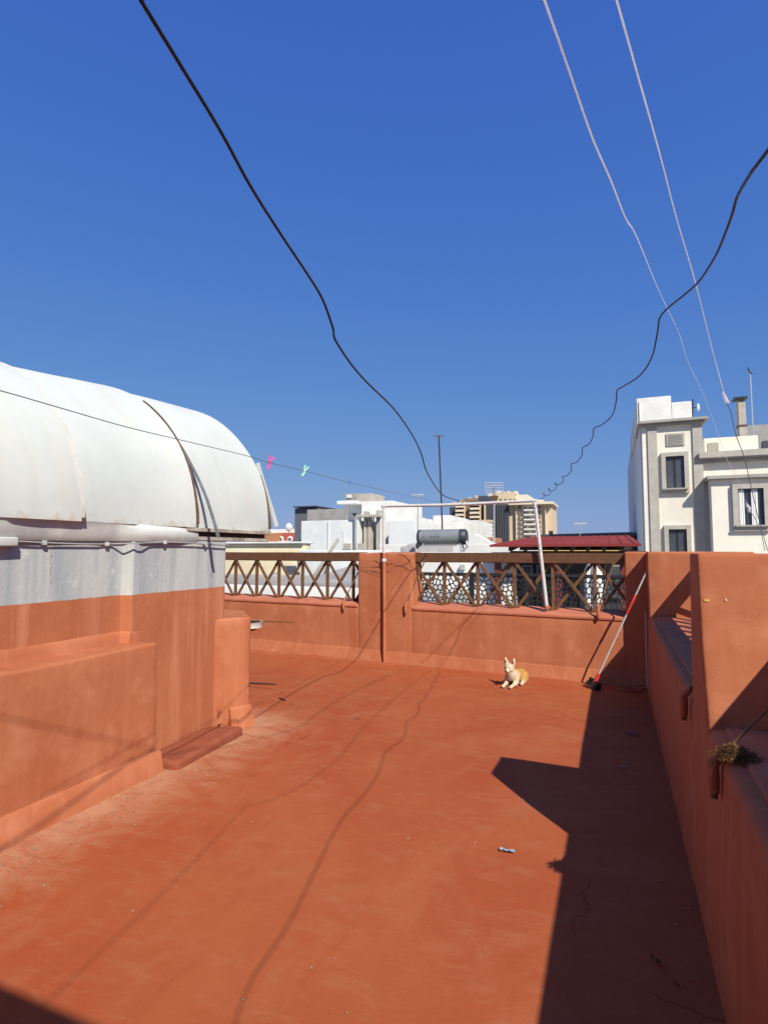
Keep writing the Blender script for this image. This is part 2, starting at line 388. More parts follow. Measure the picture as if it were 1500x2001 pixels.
# sloped skirting
def skirting(name, pts_in, pts_out, z1, parent, mat='orange', z0=-.05, lip=.012):
    bm = bmesh.new(); n = len(pts_in); rows = []
    for (xi, yi), (xo, yo) in zip(pts_in, pts_out):
        tx, ty = xi+(xo-xi)*.45, yi+(yo-yi)*.45
        rows.append([bm.verts.new(p) for p in ((xo, yo, z0), (tx, ty, z1-lip), (tx*.5+xi*.5, ty*.5+yi*.5, z1), (xi, yi, z1+.004), (xi, yi, z0))])
    for a, b in zip(rows[:-1], rows[1:]):
        for k in range(5): bm.faces.new((a[k], a[(k+1) % 5], b[(k+1) % 5], b[k]))
    bm.faces.new(rows[0]); bm.faces.new(rows[-1][::-1])
    return obj(name, rough_up(bm, bev=0, step=.15, amp=.006), mat, parent, smooth=40)
for x0, x1 in ((-8.2, -2.93), (-2.87, .36)):
    skirting('skirting', [bw(x0, .03), bw(x1, .03)], [bw(x0, -.055), bw(x1, -.055)], .15, par)
# hand-trowelled bulge round the pillar foot on its right side
tag(par, None)

# side parapet beyond the stair house (closes the terrace on the far left)
sp = obj('side_parapet', rough_up(B(-8.6, -8.3, -3.0, 7.9, -.06, .95), step=.3), 'orange', smooth=50)
tag(sp, 'low orange parapet closing the terrace beyond the white vault', 'wall')

# ------------------------------------------------------------------ right parapet: low wall with two tall cross fins
rp = thing('parapet_wall', (.6, 3, 0), 'orange side parapet on the right with tall plastered fins', 'wall')
obj('wall_panel', rough_up(prism(bmesh.new(), [(.292, -2.8), (.292, 6.95), (1.12, 6.95), (1.12, -2.8)], -.06, .785,
    top=[(.325, -2.8), (.325, 6.95), (1.12, 6.95), (1.12, -2.8)]), bev=.038, seg=4, amp=.009), 'orange', rp, smooth=60)
obj('coping', rough_up(prism(bmesh.new(), [(.385, -2.78), (.385, 6.68), (1.10, 6.68), (1.10, -2.78)], .74, .797), bev=.01), 'orange_sill', rp, smooth=60)
obj('fin', rough_up(prism(bmesh.new(), [(.327, 6.655), (1.3, 6.63), (1.3, 6.98), (.327, 6.98)], .0, 1.483), bev=.016, amp=.006), 'orange', rp, smooth=50)
obj('fin', rough_up(prism(bmesh.new(), [(.316, 2.56), (1.35, 2.56), (1.35, 3.04), (.316, 3.04)], .35, 1.487,
    top=[(.333, 2.735), (1.35, 2.735), (1.35, 3.07), (.333, 3.07)]), bev=.013, amp=.010), 'orange', rp, smooth=50)

# ------------------------------------------------------------------ stair house on the left, with its white barrel vault
sh = thing('stair_house', (-3.8, 2.0, 0), 'stair house with white barrel vault roof over grey and orange walls', 'building')
obj('plinth', rough_up(B(-4.8, -2.915, -2.6, 3.055, -.06, .867), bev=.02, amp=.008), 'orange', sh, smooth=50)
skirting('skirting', [(-2.93, -2.6), (-2.93, 3.075)], [(-2.865, -2.6), (-2.865, 3.09)], .145, sh)
obj('wall', rough_up(prism(bmesh.new(), [(-4.85, -2.6), (-3.165, -2.6), (-3.165, 2.955), (-3.10, 2.985), (-3.10, 4.0), (-4.85, 4.0)], -.06, 1.60), bev=.012, amp=.007), 'two_tone', sh, smooth=50)
skirting('skirting', [(-3.175, -2.6), (-3.175, 2.96), (-3.11, 2.995), (-3.11, 3.06)], [(-3.135, -2.6), (-3.135, 2.925), (-3.085, 2.955), (-3.085, 3.06)], .945, sh, z0=.84)
obj('buttress', rough_up(prism(bmesh.new(), [(-3.12, 3.835), (-2.955, 4.175), (-3.34, 4.62), (-3.6, 4.7), (-3.5, 3.9)], -.06, .915), bev=.02, amp=.007), 'orange', sh, smooth=50)
skirting('skirting', [(-3.04, 4.0), (-2.965, 4.16), (-3.25, 4.50)], [(-2.985, 3.98), (-2.885, 4.165), (-3.17, 4.52)], .17, sh)
obj('floor_slab', rough_up(prism(bmesh.new(), [(-3.12, 3.10), (-2.80, 3.125), (-2.835, 3.93), (-3.12, 3.84)], -.05, .060), bev=.028, amp=.016, step=.05), 'slab', sh, smooth=50)
# end wall under the overhanging vault, set back
obj('wall', rough_up(B(-5.7, -4.83, -2.6, 4.0, -.06, 1.60), step=.3), 'two_tone', sh, smooth=50)
# plaster lip below the vault
bm = bmesh.new(); rows = []
for j in range(64):
    y = -2.6 + (3.62+2.6)*j/63
    w = noise.noise(Vector((0, y*1.9, 0)))*.012 + noise.noise(Vector((5, y*6, 0)))*.005
    taper = min(1, (3.66-y)/.25) 
    o = (.055+w)*max(.25, taper) + (.02 if y < 2.1 else 0)
    xb = -3.165 if y < 2.95 else -3.10
    rows.append([bm.verts.new(p) for p in ((xb-.03, y, 1.555), (xb+o*.45, y, 1.560+w*.4), (xb+.012+o*.62, y, 1.595+w), (xb+.015+o*.6, y, 1.640+w*.6), (-3.10, y, 1.685), (xb-.05, y, 1.685))])
for a, b in zip(rows[:-1], rows[1:]):
    for k in range(6): bm.faces.new((a[k], a[(k+1) % 6], b[(k+1) % 6], b[k]))
bm.faces.new(rows[0]); bm.faces.new(rows[-1][::-1])
obj('plaster_lip', bm, 'lip', sh, smooth=50)
bm = B(-3.20, -3.105, .5, 2.17, 1.520, 1.572); obj('drip_ledge', rough_up(bm, bev=.008), 'lip', sh, smooth=50)
# steel edge channel carrying the overhang
ch = obj('edge_channel', B(-3.16, -3.092, 3.50, 4.635, 1.578, 1.612), 'channel', sh, bev=.003)
obj('flange', B(-3.17, -3.060, 3.48, 4.64, 1.648, 1.678), 'channel', ch, bev=.003)
obj('web', B(-3.17, -3.135, 3.50, 4.63, 1.612, 1.648), 'rust', ch)
# vault panels
VC = Vector((-4.43, 0, 1.68)); VR = 1.35
def vsc(y):
    k = [(-9, .90), (2.6, .905), (3.0, .925), (3.5, .96), (4.64, 1.0)]
    for (a, b), (c, d) in zip(k[:-1], k[1:]):
        if a <= y <= c: return b+(d-b)*(y-a)/(c-a)
    return 1.0
def vault_panel(y0, y1, r0, r1, open_gap=0.0, seed=0):
    bm = bmesh.new(); NA, NL = 40, 12; rings = []
    for side in (0, 1):
        g = []
        for i in range(NA+1):
            a = math.pi*i/NA; row = []
            for j in range(NL+1):
                t = j/NL; y = y0+(y1-y0)*t
                r = r0+(r1-r0)*t - side*.028
                r += noise.noise(Vector((math.cos(a)*2, y*1.4, math.sin(a)*2+seed)))*.014
                if t > .8: r += open_gap*(t-.8)/.2*max(0, math.cos(a*1.15))
                row.append(bm.verts.new((VC.x+r*math.cos(a), y, VC.z+r*math.sin(a)*vsc(y))))
            g.append(row)
        rings.append(g)
    A, Bq = rings
    for i in range(NA):
        for j in range(NL):
            bm.faces.new((A[i][j], A[i+1][j], A[i+1][j+1], A[i][j+1])); bm.faces.new((Bq[i][j], Bq[i][j+1], Bq[i+1][j+1], Bq[i+1][j]))
        for j in (0, NL): bm.faces.new((A[i][j], A[i+1][j], Bq[i+1][j], Bq[i][j]))
    for i in (0, NA):
        for j in range(NL): bm.faces.new((A[i][j], A[i][j+1], Bq[i][j+1], Bq[i][j]))
    return obj('vault_panel', bm, 'vault', sh, smooth=45)
ys = [-2.65, -.58, .47, 1.51, 2.553, 3.585, 4.642]
for i in range(6):
    gap = .012
    vp = vault_panel(ys[i]+(gap if i else 0), ys[i+1]-(.004 if i < 4 else .012), VR-.020+.004*(i % 2), VR+.002-.004*(i % 2), .020 if i == 4 else 0, i*3.1)
def arc_strip(y, r, w, a0, a1, name, mat, parent, th=.012, n=40, taper=False):
    bm = bmesh.new(); rows = []
    for i in range(n+1):
        a = a0+(a1-a0)*i/n; k = 1-.93*(i/n) if taper else 1.0
        ww = w*k*(1+.35*noise.noise(Vector((a*9, y, 0))))
        rows.append([bm.verts.new((VC.x+rr*math.cos(a), yy, VC.z+rr*math.sin(a)*vsc(yy))) for rr, yy in ((r, y-ww/2), (r+th, y-ww/2), (r+th, y+ww/2), (r, y+ww/2))])
    for a, b in zip(rows[:-1], rows[1:]):
        for k in range(4): bm.faces.new((a[k], a[(k+1) % 4], b[(k+1) % 4], b[k]))
    bm.faces.new(rows[0][::-1]); bm.faces.new(rows[-1])
    return obj(name, bm, mat, parent, smooth=50)
arc_strip(3.592, VR+.003, .038, .02, .98, 'seam', 'rust', sh, th=.014, taper=True)
arc_strip(4.630, VR-.012, .032, .02, .42, 'seam', 'rust', sh, th=.020, taper=True)
arc_strip(2.556, VR-.016, .034, .02, 1.35, 'seam', simple('cream_sealant', (.60, .59, .52), .8, .1, 14, bmp=.4), sh, th=.013)
arc_strip(2.572, VR-.020, .030, .0, .07, 'seam', 'rust', sh, th=.016, taper=True)
for y in (1.51, .47): arc_strip(y, VR-.022, .05, .02, 2.9, 'seam', 'lip', sh, th=.020)
# loose edge strip springing off the vault end
p0 = at_y(503, 905, 4.66); p1 = at_y(541, 1030, 4.67)
obj('edge_strip', bar(bmesh.new(), p0, p1, .010, .040), 'vault', sh, bev=.002)
pts = smooth_path([at_y(x, y, 3.62) for x, y in ((302, 812), (340, 852), (372, 904), (400, 964), (416, 1012), (427, 1050))], 4)
bm = bmesh.new(); rows = []
for i, q in enumerate(pts):
    t = (pts[min(i+1, len(pts)-1)]-pts[max(i-1, 0)]).normalized(); nn = Vector((t.z, 0, -t.x)).normalized()
    w_ = .005+.007*i/len(pts)
    rows.append([bm.verts.new(q+o_) for o_ in (Vector((0, -.014, 0))-nn*w_*.5, Vector((0, .014, 0))-nn*w_*.5, Vector((0, .014, 0))+nn*w_*.5, Vector((0, -.014, 0))+nn*w_*.5)])
for a, b in zip(rows[:-1], rows[1:]):
    for k in range(4): bm.faces.new((a[k], a[(k+1) % 4], b[(k+1) % 4], b[k]))
bm.faces.new(rows[0]); bm.faces.new(rows[-1][::-1])
obj('loose_strip', bm, simple('shaded_side_grey', (.16, .18, .19), .7, .2, 12), sh, smooth=50)  # dark grey colour stands in for the shaded side of the strip
# end wall of the vault, set back inside the shell
bm = bmesh.new(); prof = [(VC.x+(VR-.05)*math.cos(math.pi*i/24), VC.z+(VR-.05)*math.sin(math.pi*i/24)) for i in range(25)]
fr = [bm.verts.new((x, 4.5, z)) for x, z in prof]; bk = [bm.verts.new((x, 4.44, z)) for x, z in prof]
bm.faces.new(fr); bm.faces.new(bk[::-1])
for i in range(25): bm.faces.new((fr[i], bk[i], bk[(i+1) % 25], fr[(i+1) % 25]))
obj('end_wall', bm, 'vault', sh)
# cable clipped under the lip
pts = []
for j in range(40):
    y = -1.0 + 5.0*j/39
    xb = -3.155 if y < 2.93 else -3.085
    pts.append((xb+.012 + (.02 if 2.9 < y < 3.0 else 0), y, 1.548 + .010*math.sin(y*4.2)+.006*noise.noise(Vector((y*3, 0, 0)))))
cb = obj('wall_cable', tube(bmesh.new(), smooth_path(pts, 3), .006, 6), simple('grey_wall_cable', (.30, .31, .32), .7, .1, 20, bmp=0), sh, smooth=60)
for y in (1.9, 2.35, 2.8, 3.25, 3.7):
    xb = -3.155 if y < 2.93 else -3.085
    obj('cable_clip', B(xb-.005, xb+.022, y-.012, y+.012, 1.536+.010*math.sin(y*4.2), 1.562+.010*math.sin(y*4.2)), 'lip', cb)
# hairline crack strips in the grey band
for (x, y0, y1) in ((100, 1075, 1140), (414, 1075, 1143)):
    pts = [at_x(x+2*math.sin(k*1.9), y0+(y1-y0)*k/9, -3.160 if x < 200 else -3.095) for k in range(10)]
    obj('crack', tube(bmesh.new(), pts, .0022, 4), 'stone_d', sh)
# two dark drip holes with stains low on the buttress
for q in ((486, 1365), (430, 1420)):
    p = at_x(q[0], q[1], -3.0 if q[0] > 450 else -3.06)
    obj('rebar_stub', tube(bmesh.new(), [p+Vector((-.06, .02, -.01)), p+Vector((.03, -.02, .03))], .007, 6), 'rust', sh)

# stair-head wall close behind the camera (its shadow edge shows in the bottom-left corner)
sw = thing('stair_head_wall', (-1, -.9, 0), 'tall orange wall behind the viewer that shades the near floor', 'wall')
HH = 2.79
for x0, x1, z0, z1 in ((-2.9, -1.25, -.05, HH), (-.35, 1.3, -.05, HH), (-1.25, -.35, 2.05, HH)):
    obj('wall_panel', rough_up(B(x0, x1, -1.05, -.74, z0, z1), step=.4, bev=.012 if z0 < 0 else 0), 'orange', sw, smooth=50)
dr = obj('door', B(-1.24, -.36, -.95, -.90, .0, 2.04), 'stone', sw, bev=.004)
obj('handle', tube(bmesh.new(), [(-.45, -.9, 1.0), (-.45, -.85, 1.0), (-.56, -.85, 1.0)], .009, 8), 'alu', dr)

# ================================================================== WOODEN BALUSTRADES
def balustrade(label, P, posts, d, z0, z1, rail_h, x_end0, x_end1, slack=0):
    """P(s, d) gives the plan point at s along the run; posts = stations"""
    a = P(posts[0], d)
    root = thing('wooden_balustrade', (a[0], a[1], z0), label, 'balustrade', 'brown timber balustrades with crossed braces')
    def V(s, dd, z): q = P(s, dd); return Vector((q[0], q[1], z))
    bm = bmesh.new(); n = 14; rows = []
    for i in range(n+1):
        s = x_end0+(x_end1-x_end0)*i/n; w = noise.noise(Vector((s*1.3, z0, 2)))*.006
        rows.append([bm.verts.new(p) for p in (V(s, d-.05, z1+w), V(s, d+.05, z1+w), V(s, d+.05, z1+rail_h+w), V(s, d-.05, z1+rail_h+w))])
    for q, r in zip(rows[:-1], rows[1:]):
        for k in range(4): bm.faces.new((q[k], q[(k+1) % 4], r[(k+1) % 4], r[k]))
    bm.faces.new(rows[0]); bm.faces.new(rows[-1][::-1])
    bmesh.ops.recalc_face_normals(bm, faces=bm.faces)
    bmesh.ops.bevel(bm, geom=[e for e in bm.edges if e.calc_face_angle(0) > .5], offset=.008, segments=2, affect='EDGES')
    obj('rail', bm, 'wood_rail', root, smooth=50)
    for s in posts[1:-1]:
        obj('post', bar(bmesh.new(), V(s, d+.005, z0-.03), V(s, d+.005, z1+.01), .040, .040), 'wood', root, bev=.004)
    for s0, s1 in zip(posts[:-1], posts[1:]):
        g = .025
        obj('brace', bar(bmesh.new(), V(s0+g, d-.022, z1+.005), V(s1-g, d-.022, z0-.01), .032, .034), 'wood', root, bev=.004)
        obj('brace', bar(bmesh.new(), V(s0+g, d+.030, z0-.01), V(s1-g, d+.030, z1+.005), .032, .034), 'wood', root, bev=.004)
    return root
PB = lambda s, d: bw(s, d)
left_posts = [-7.35, -6.93, -6.51, -6.085, -5.657, -5.23, -4.802, -4.367, -3.926, -3.49, -3.06]
balustrade('crossed timber balustrade left of the middle pillar, behind the stair house', PB, left_posts, .17, .79, 1.338, .128, -7.6, -3.28)
balustrade('crossed timber balustrade right of the middle pillar, above the dog', PB, [-2.56, -2.107, -1.653, -1.179, -.713, -.232, .24], .17, .79, 1.338, .128, -2.53, .12)
PR = lambda s, d: (.80+d, s)
balustrade('timber balustrade hidden behind the near right fin, seen by its striped shadow', PR, [3.05, 3.41, 3.77, 4.13, 4.49, 4.85, 5.21, 5.57, 5.93, 6.29, 6.66], .1, .79, 1.325, .135, 3.05, 6.66)
balustrade('timber balustrade on the right parapet nearest the viewer', PR, [-1.4, -.9, -.4, .1, .55, 1.0, 1.45, 1.85, 2.25, 2.62], .1, .79, 1.325, .135, -2.6, 2.66)

# bracing rods tying the balustrades down to painted stubs on the wall face
def brace_rod(label, foot, top, w=.016):
    foot = Vector(foot); top = Vector(top)
    r = thing('brace_rod', foot, label, 'brace', 'thin rods bracing the balustrades')
    n = (top-foot).normalized()
    obj('rod', bar(bmesh.new(), foot+n*.0, top, w, w), 'wood', r, bev=.002)
    d = Vector((0, 0, -1))
    f = obj('foot', tube(bmesh.new(), [foot+n*.05, foot, foot+d*.06, foot+d*.10], [.014, .020, .020, .017], 8), 'orange', r, smooth=50)
    obj('bolt_end', tube(bmesh.new(), [foot+d*.095, foot+d*.118], .012, 8), 'rust', f)
    return r
def onwall(x, y, d=-.03):
    dr_ = ray(x, y); t = (6.93+d - EYE.y + .0*0)/1
    # plane Y + .077 X = 6.93 + d
    k = (6.93+d)/(dr_.y + .077*dr_.x); return EYE + dr_*k
brace_rod('thin brace rod with orange foot left of the middle pillar', onwall(671, 1176), onwall(700, 1118, .10))
brace_rod('thin brace rod with orange foot right of the middle pillar', onwall(792, 1182), onwall(830, 1095, .10))
brace_rod('thin brace rod with orange foot beside the broom', onwall(1168, 1190), onwall(1198, 1098, .10))
brace_rod('brace rod foot on the right parapet just beyond the near fin', (.295, 3.16, .79), (.82, 3.13, 1.34))
brace_rod('brace rod foot on the right parapet by the dry weed', (.300, 2.30, .76), (.85, 2.47, 1.32), .008)

# ================================================================== PIPE FRAME
pf = thing('pipe_frame', (-2.9, 7.1, 0), 'white pipe frame standing on the far parapet holding the cables', 'frame')
A0 = Vector((-2.885, 7.10, .0)); A1 = Vector((-2.900, 7.11, 2.10)); B1 = at_y(1044, 979, 7.03); B0 = at_y(1068, 1190, 7.07)
obj('post', tube(bmesh.new(), [A0, A0.lerp(A1, .35)+Vector((.004, 0, 0)), A0.lerp(A1, .695)], .0235, 12), 'orange', pf, smooth=50)
obj('post', tube(bmesh.new(), [A0.lerp(A1, .69), A1+Vector((0, 0, -.03))], .0215, 12), 'pipe', pf, smooth=50)
obj('crossbar', tube(bmesh.new(), smooth_path([A1+Vector((0, 0, -.035)), A1+Vector((.012, 0, -.01)), A1+Vector((.05, 0, 0)), A1.lerp(B1, .5)+Vector((0, 0, -.012)), B1+Vector((-.06, 0, .004)), B1+Vector((-.012, 0, -.006)), B1+Vector((.004, 0, -.05))], 5), .0205, 12), 'pipe', pf, smooth=50)
obj('post', tube(bmesh.new(), [B1+Vector((.003, 0, -.04)), B1.lerp(B0, .5), B0], .0215, 12), 'pipe', pf, smooth=50)
obj('collar', tube(bmesh.new(), [A0.lerp(A1, .64), A0.lerp(A1, .66)], .033, 12), 'pipe', pf, smooth=50)
obj('collar', tube(bmesh.new(), [B1.lerp(B0, .965), B1.lerp(B0, .99)], .032, 12), 'orange', pf, smooth=50)
# tie wires around the pillar
tw = thing('tie_wire', onwall(750, 1100), 'thin rusty tie wires strung round the middle pillar and pipe', 'wire')
for path in ([(702, 1097), (730, 1096), (748, 1098), (768, 1102), (778, 1106), (792, 1102), (803, 1092)],
             [(702, 1113), (725, 1116), (748, 1116), (762, 1115), (772, 1106), (785, 1106), (802, 1116)],
             [(702, 1110), (728, 1108), (746, 1104)], [(703, 1115), (725, 1121), (744, 1128)],
             [(778, 1083), (790, 1086), (800, 1096), (808, 1114), (810, 1125)], [(754, 1098), (757, 1105), (755, 1112)]):
    obj('wire', tube(bmesh.new(), smooth_path([onwall(x, y, -.008-(.028 if abs(x-750) < 6 else 0)) for x, y in path], 4), .0028, 5), 'wire', tw)

# ================================================================== CABLES AND LINES
def pix_path(lst): return [at_y(x, y, Y) for x, y, Y in lst]
def plane_c1(x, y):
    d = ray(x, y); k = (-1.85+.148*7.05)/(d.x+.148*d.y); return EYE + d*k
C1 = [(240,-60),(275,0),(350,123),(430,255),(490,365),(550,460),(600,535),(630,585),(650,640),(658,670),(705,735),(770,800),(805,850),(822,885),(835,925)]
p = [plane_c1(*q) for q in C1] + [at_y(860, 963, 6.0), at_y(880, 974, 6.6), at_y(906, 980, 7.06)]
p = [Vector((-.70, -.74, 2.76)), Vector((-.80, .1, 2.74))] + p
tag(obj('black_cable', tube(bmesh.new(), smooth_path(p, 6), .0052, 8), 'cable', smooth=60), 'black cable sagging from upper left down to the pipe crossbar', 'cable', 'black cables over the terrace')
C2 = [(1560,215,.85),(1500,293,1.05),(1467,337,1.15),(1440,383,1.28),(1430,417,1.36),(1417,453,1.45),(1397,500,1.6),(1367,547,1.8),(1340,573,1.95),(1303,603,2.12),(1288,622,2.2),(1284,647,2.3),(1273,697,2.5),(1250,733,2.68),(1217,755,2.9),(1205,763,3.0),(1203,785,3.1),(1195,812,3.3),(1175,830,3.5),(1160,837,3.62),(1158,852,3.75),(1150,868,3.95),(1138,875,4.08),(1136,890,4.2),(1126,903,4.4),(1115,907,4.5),(1116,918,4.6),(1108,929,4.8),(1098,931,4.9),(1101,937,5.0),(1096,945,5.15),(1085,947,5.3),(1083,943,5.35),(1087,951,5.5),(1080,959,5.7),(1072,958,5.8),(1071,954,5.85),(1075,962,6.0),(1070,968,6.2),(1062,967,6.4),(1061,963,6.5),(1064,970,6.7),(1055,975,7.0)]
tag(obj('black_cable', tube(bmesh.new(), smooth_path([Vector((.95, -.74, 2.30)), Vector((.66, -.35, 2.20)), Vector((.44, .05, 2.13)), Vector((.36, .45, 2.10))]+pix_path(C2[1:]), 6), .0030, 8), 'cable', smooth=60), 'black cable that coils into loops as it nears the pipe corner', 'cable', 'black cables over the terrace')
W1 = [(1063,0,.98),(1113,143,1.12),(1157,270,1.30),(1193,353,1.52),(1222,427,1.85),(1245,467,2.5),(1283,560,3.9),(1303,603,4.7),(1328,657,5.6),(1343,707,6.1),(1370,763,6.8),(1400,843,7.4),(1417,893,7.8),(1437,930,8.1),(1462,993,8.4)]
W2 = [(1204,0,2.0),(1247,153,2.6),(1290,307,3.4),(1320,423,4.1),(1358,553,5.0),(1383,653,5.8),(1397,707,6.3),(1417,780,7.0)]
def cord(lst, hook, r, sub=5):
    p = pix_path(lst); d = (p[0]-p[1])*.6
    return tube(bmesh.new(), smooth_path([Vector(hook), Vector(hook).lerp(p[0]+d, .55)+Vector((0, 0, -.04)), p[0]+d]+p, sub), r, 6)
wa = obj('overhead_line', cord(W1, (.30, -.74, 2.70), .0022), 'cord', smooth=60)
tag(wa, 'white cord on the left of the pair, knotted in front of the bay window', 'cord', 'white cords over the right parapet')
wb = obj('overhead_line', cord(W2, (-.55, -.74, 3.9), .0036), 'cord', smooth=60)
tag(wb, 'white cord on the right of the pair, spliced in front of the chimney', 'cord', 'white cords over the right parapet')
for w_, q, Y in ((wa, [(1457,983),(1460,989),(1464,994),(1462,998),(1466,1001)], 8.4), (wb, [(1412,766),(1416,778),(1421,788)], 7.0)):
    obj('knot', tube(bmesh.new(), [at_y(x, y, Y) for x, y in q], [.009, .019, .020, .016, .009][:len(q)], 7), 'cord', w_, smooth=60)
tag(obj('splice_cord', tube(bmesh.new(), smooth_path(pix_path([(1419,786,7.0),(1423,797,7.1),(1426,802,7.15),(1437,850,7.5),(1453,893,7.8),(1463,937,8.1),(1470,967,8.3),(1480,1010,8.6),(1499,1076,9.0)]), 5), .0050, 6), 'line', smooth=60), 'dark cord continuing the right white cord down past the bay window', 'cord')
tag(obj('splice_cord', tube(bmesh.new(), smooth_path(pix_path([(1464,999,8.4),(1474,1013,8.5),(1487,1045,8.7),(1493,1076,8.9)]), 5), .0042, 6), 'line', smooth=60), 'grey cord hanging below the knot in front of the bay window', 'cord')
# clothesline and pegs
def line_pt(px):
    ipl = [(-120, 733), (0, 763), (250, 835), (480, 890), (530, 905), (595, 920), (683, 943), (780, 965), (866, 984)]
    for (x0, y0), (x1, y1) in zip(ipl[:-1], ipl[1:]):
        if x0 <= px <= x1: y = y0+(y1-y0)*(px-x0)/(x1-x0)
    w = .64 + (px/866.0)*(.1395-.64); d = ray(px, y); r = 1/w
    return EYE + d*(r)
pts = [line_pt(x) for x in (-120, 0, 120, 250, 370, 480, 530, 595, 683, 780, 866)]
tag(obj('clothesline', tube(bmesh.new(), smooth_path(pts, 4), .0017, 6), 'line', smooth=60), 'thin grey clothesline with three pegs crossing in front of the vault', 'clothesline')
def peg(px, mat, label, s=1.0, tilt=0):
    c = line_pt(px); r = thing('clothes_peg', c, label, 'clothes peg', 'pegs on the clothesline')
    T = Matrix.Translation(c) @ Matrix.Rotation(YAW+.25, 4, 'Z') @ Matrix.Rotation(tilt, 4, 'Y')
    for sg in (-1, 1):
        bm = bmesh.new()
        out = [(sg*.012, .036), (sg*.016, .030), (sg*.007, .004), (sg*.0085, -.012), (sg*.006, -.038), (sg*.0015, -.038), (sg*.0012, -.004), (sg*.006, .034)]
        a = [bm.verts.new((x*s, -.005*s, z*s)) for x, z in out]; b = [bm.verts.new((x*s, .005*s, z*s)) for x, z in out]
        bm.faces.new(a); bm.faces.new(b[::-1])
        for i in range(8): bm.faces.new((a[i], a[(i+1) % 8], b[(i+1) % 8], b[i]))
        bmesh.ops.transform(bm, matrix=T, verts=bm.verts); obj('jaw', bm, mat, r)
    bm = bmesh.new(); tube(bm, [(-.010*s, 0, .006*s), (.010*s, 0, .006*s)], .004*s, 8); bmesh.ops.transform(bm, matrix=T, verts=bm.verts)
    obj('spring', bm, 'dark_metal' if mat != 'green' else 'alu', r)
peg(527, 'pink', 'pink peg on the clothesline next to the vault', 1.0, .25)
peg(595, 'green', 'pale green peg on the clothesline', .95, .45)
peg(683, 'blue', 'tiny blue peg furthest along the clothesline', .55, .3)

# ================================================================== BACKGROUND TOWN
def mid(parts): pass
def pbox(name, parent, mat, x0, x1, yt, Y, depth, zb, bev=.01):
    """box whose front face stands at distance Y, its edges surveyed from the photo"""
    a = at_y(x0, yt, Y); b = at_y(x1, yt, Y)
    return obj(name, B(a.x, b.x, Y, Y+depth, zb, (a.z+b.z)/2), mat, parent, bev=bev)
def win(parent, x0, x1, y0, y1, Y, frame_mat, glass='glass', fw=.10, proud=.05, mull=1, sill=False, curtain=False):
    a = at_y(x0, y0, Y); b = at_y(x1, y1, Y)
    X0, X1, Z1, Z0 = a.x, b.x, a.z, b.z
    bm = bmesh.new()
    box(bm, X0, X0+fw, Y-proud, Y+.02, Z0, Z1); box(bm, X1-fw, X1, Y-proud, Y+.02, Z0, Z1)
    box(bm, X0+fw+.001, X1-fw-.001, Y-proud, Y+.02, Z1-fw, Z1); box(bm, X0+fw+.001, X1-fw-.001, Y-proud, Y+.02, Z0, Z0+fw)
    w = obj('window', bm, frame_mat, parent)
    n = mull+1; gx0, gx1 = X0+fw, X1-fw; st = (gx1-gx0)/n
    for k in range(n):
        obj('pane', B(gx0+st*k+.03, gx0+st*(k+1)-.03, Y-.012-.006*k, Y+.0, Z0+fw+.03, Z1-fw-.03), glass, w)
    bm = bmesh.new()
    for k in range(n+1):
        c = gx0+st*k; c0 = max(gx0, c-.03); c1 = min(gx1, c+.03); box(bm, c0, c1, Y-.035, Y-.001, Z0+fw, Z1-fw)
    box(bm, gx0, gx1, Y-.034, Y-.002, Z0+fw, Z0+fw+.03); box(bm, gx0, gx1, Y-.034, Y-.002, Z1-fw-.03, Z1-fw)
    obj('sash', bm, 'char', w)
    if sill: obj('sill', B(X0+.05, X1-.05, Y-proud-.10, Y+.02, Z0+fw-.02, Z0+fw+.035), 'stone_d', w)
    if curtain:
        for c0, c1 in ((gx0+.02, gx0+.20), (gx1-.42, gx1-.17)):
            bm = bmesh.new(); N = 9
            lo = [bm.verts.new((c0+(c1-c0)*i/N, Y-.026+.010*math.sin(i*2.4), Z0+fw+.03)) for i in range(N+1)]
            hi = [bm.verts.new((v.co.x, v.co.y, Z1-fw-.03)) for v in lo]
            for i in range(N): bm.faces.new((lo[i], lo[i+1], hi[i+1], hi[i]))
            obj('curtain', bm, 'curtain', w)
    return w

# --- ivory house with square tower on the right
th = thing('ivory_house', (4, 24, -9), 'ivory house with grey trimmed square tower rising behind the corner fin', 'building')
TY = 24.0
c0 = at_y(1254, 900, TY); c1 = at_y(1373, 900, TY); ztop = at_y(1310, 826, TY).z
obj('tower_wall', B(c0.x, c1.x, TY, TY+13, -9, ztop), 'ivory', th, bev=.02)
obj('side_wall', B(c0.x-.045, c0.x-.005, TY+.25, TY+21, -9, ztop+1.0), 'white', th)
for a, b in ((1266, 1285), (1354, 1373.5)):
    p = at_y(a, 930, TY); q = at_y(b, 930, TY)
    obj('pilaster', B(p.x, q.x, TY-.06, TY+.01, -9, ztop-.1), 'stone', th, bev=.01)
p = at_y(1246, 824, TY); q = at_y(1381, 824, TY)
obj('cornice', B(p.x, q.x, TY-.28, TY+3, ztop-.02, ztop+.10), 'stone_d', th, bev=.02)
obj('cornice', B(p.x+.12, q.x-.12, TY-.18, TY+2.9, ztop-.12, ztop-.022), 'stone_d', th, bev=.02)
p = at_y(1242, 779, TY+.3); q = at_y(1310, 779, TY+.3); r = at_y(1350, 783, TY+.3)
obj('roof_block', B(p.x, q.x, TY+.3, TY+9, ztop+.09, p.z), 'white', th, bev=.02)
obj('roof_block', B(q.x+.004, r.x, TY+.31, TY+4, ztop+.09, r.z), 'white', th, bev=.02)
p = at_y(1300, 848, TY); q = at_y(1337, 870, TY)
vt = obj('vent_panel', B(p.x, q.x, TY-.05, TY+.01, q.z, p.z), 'stone', th, bev=.01)
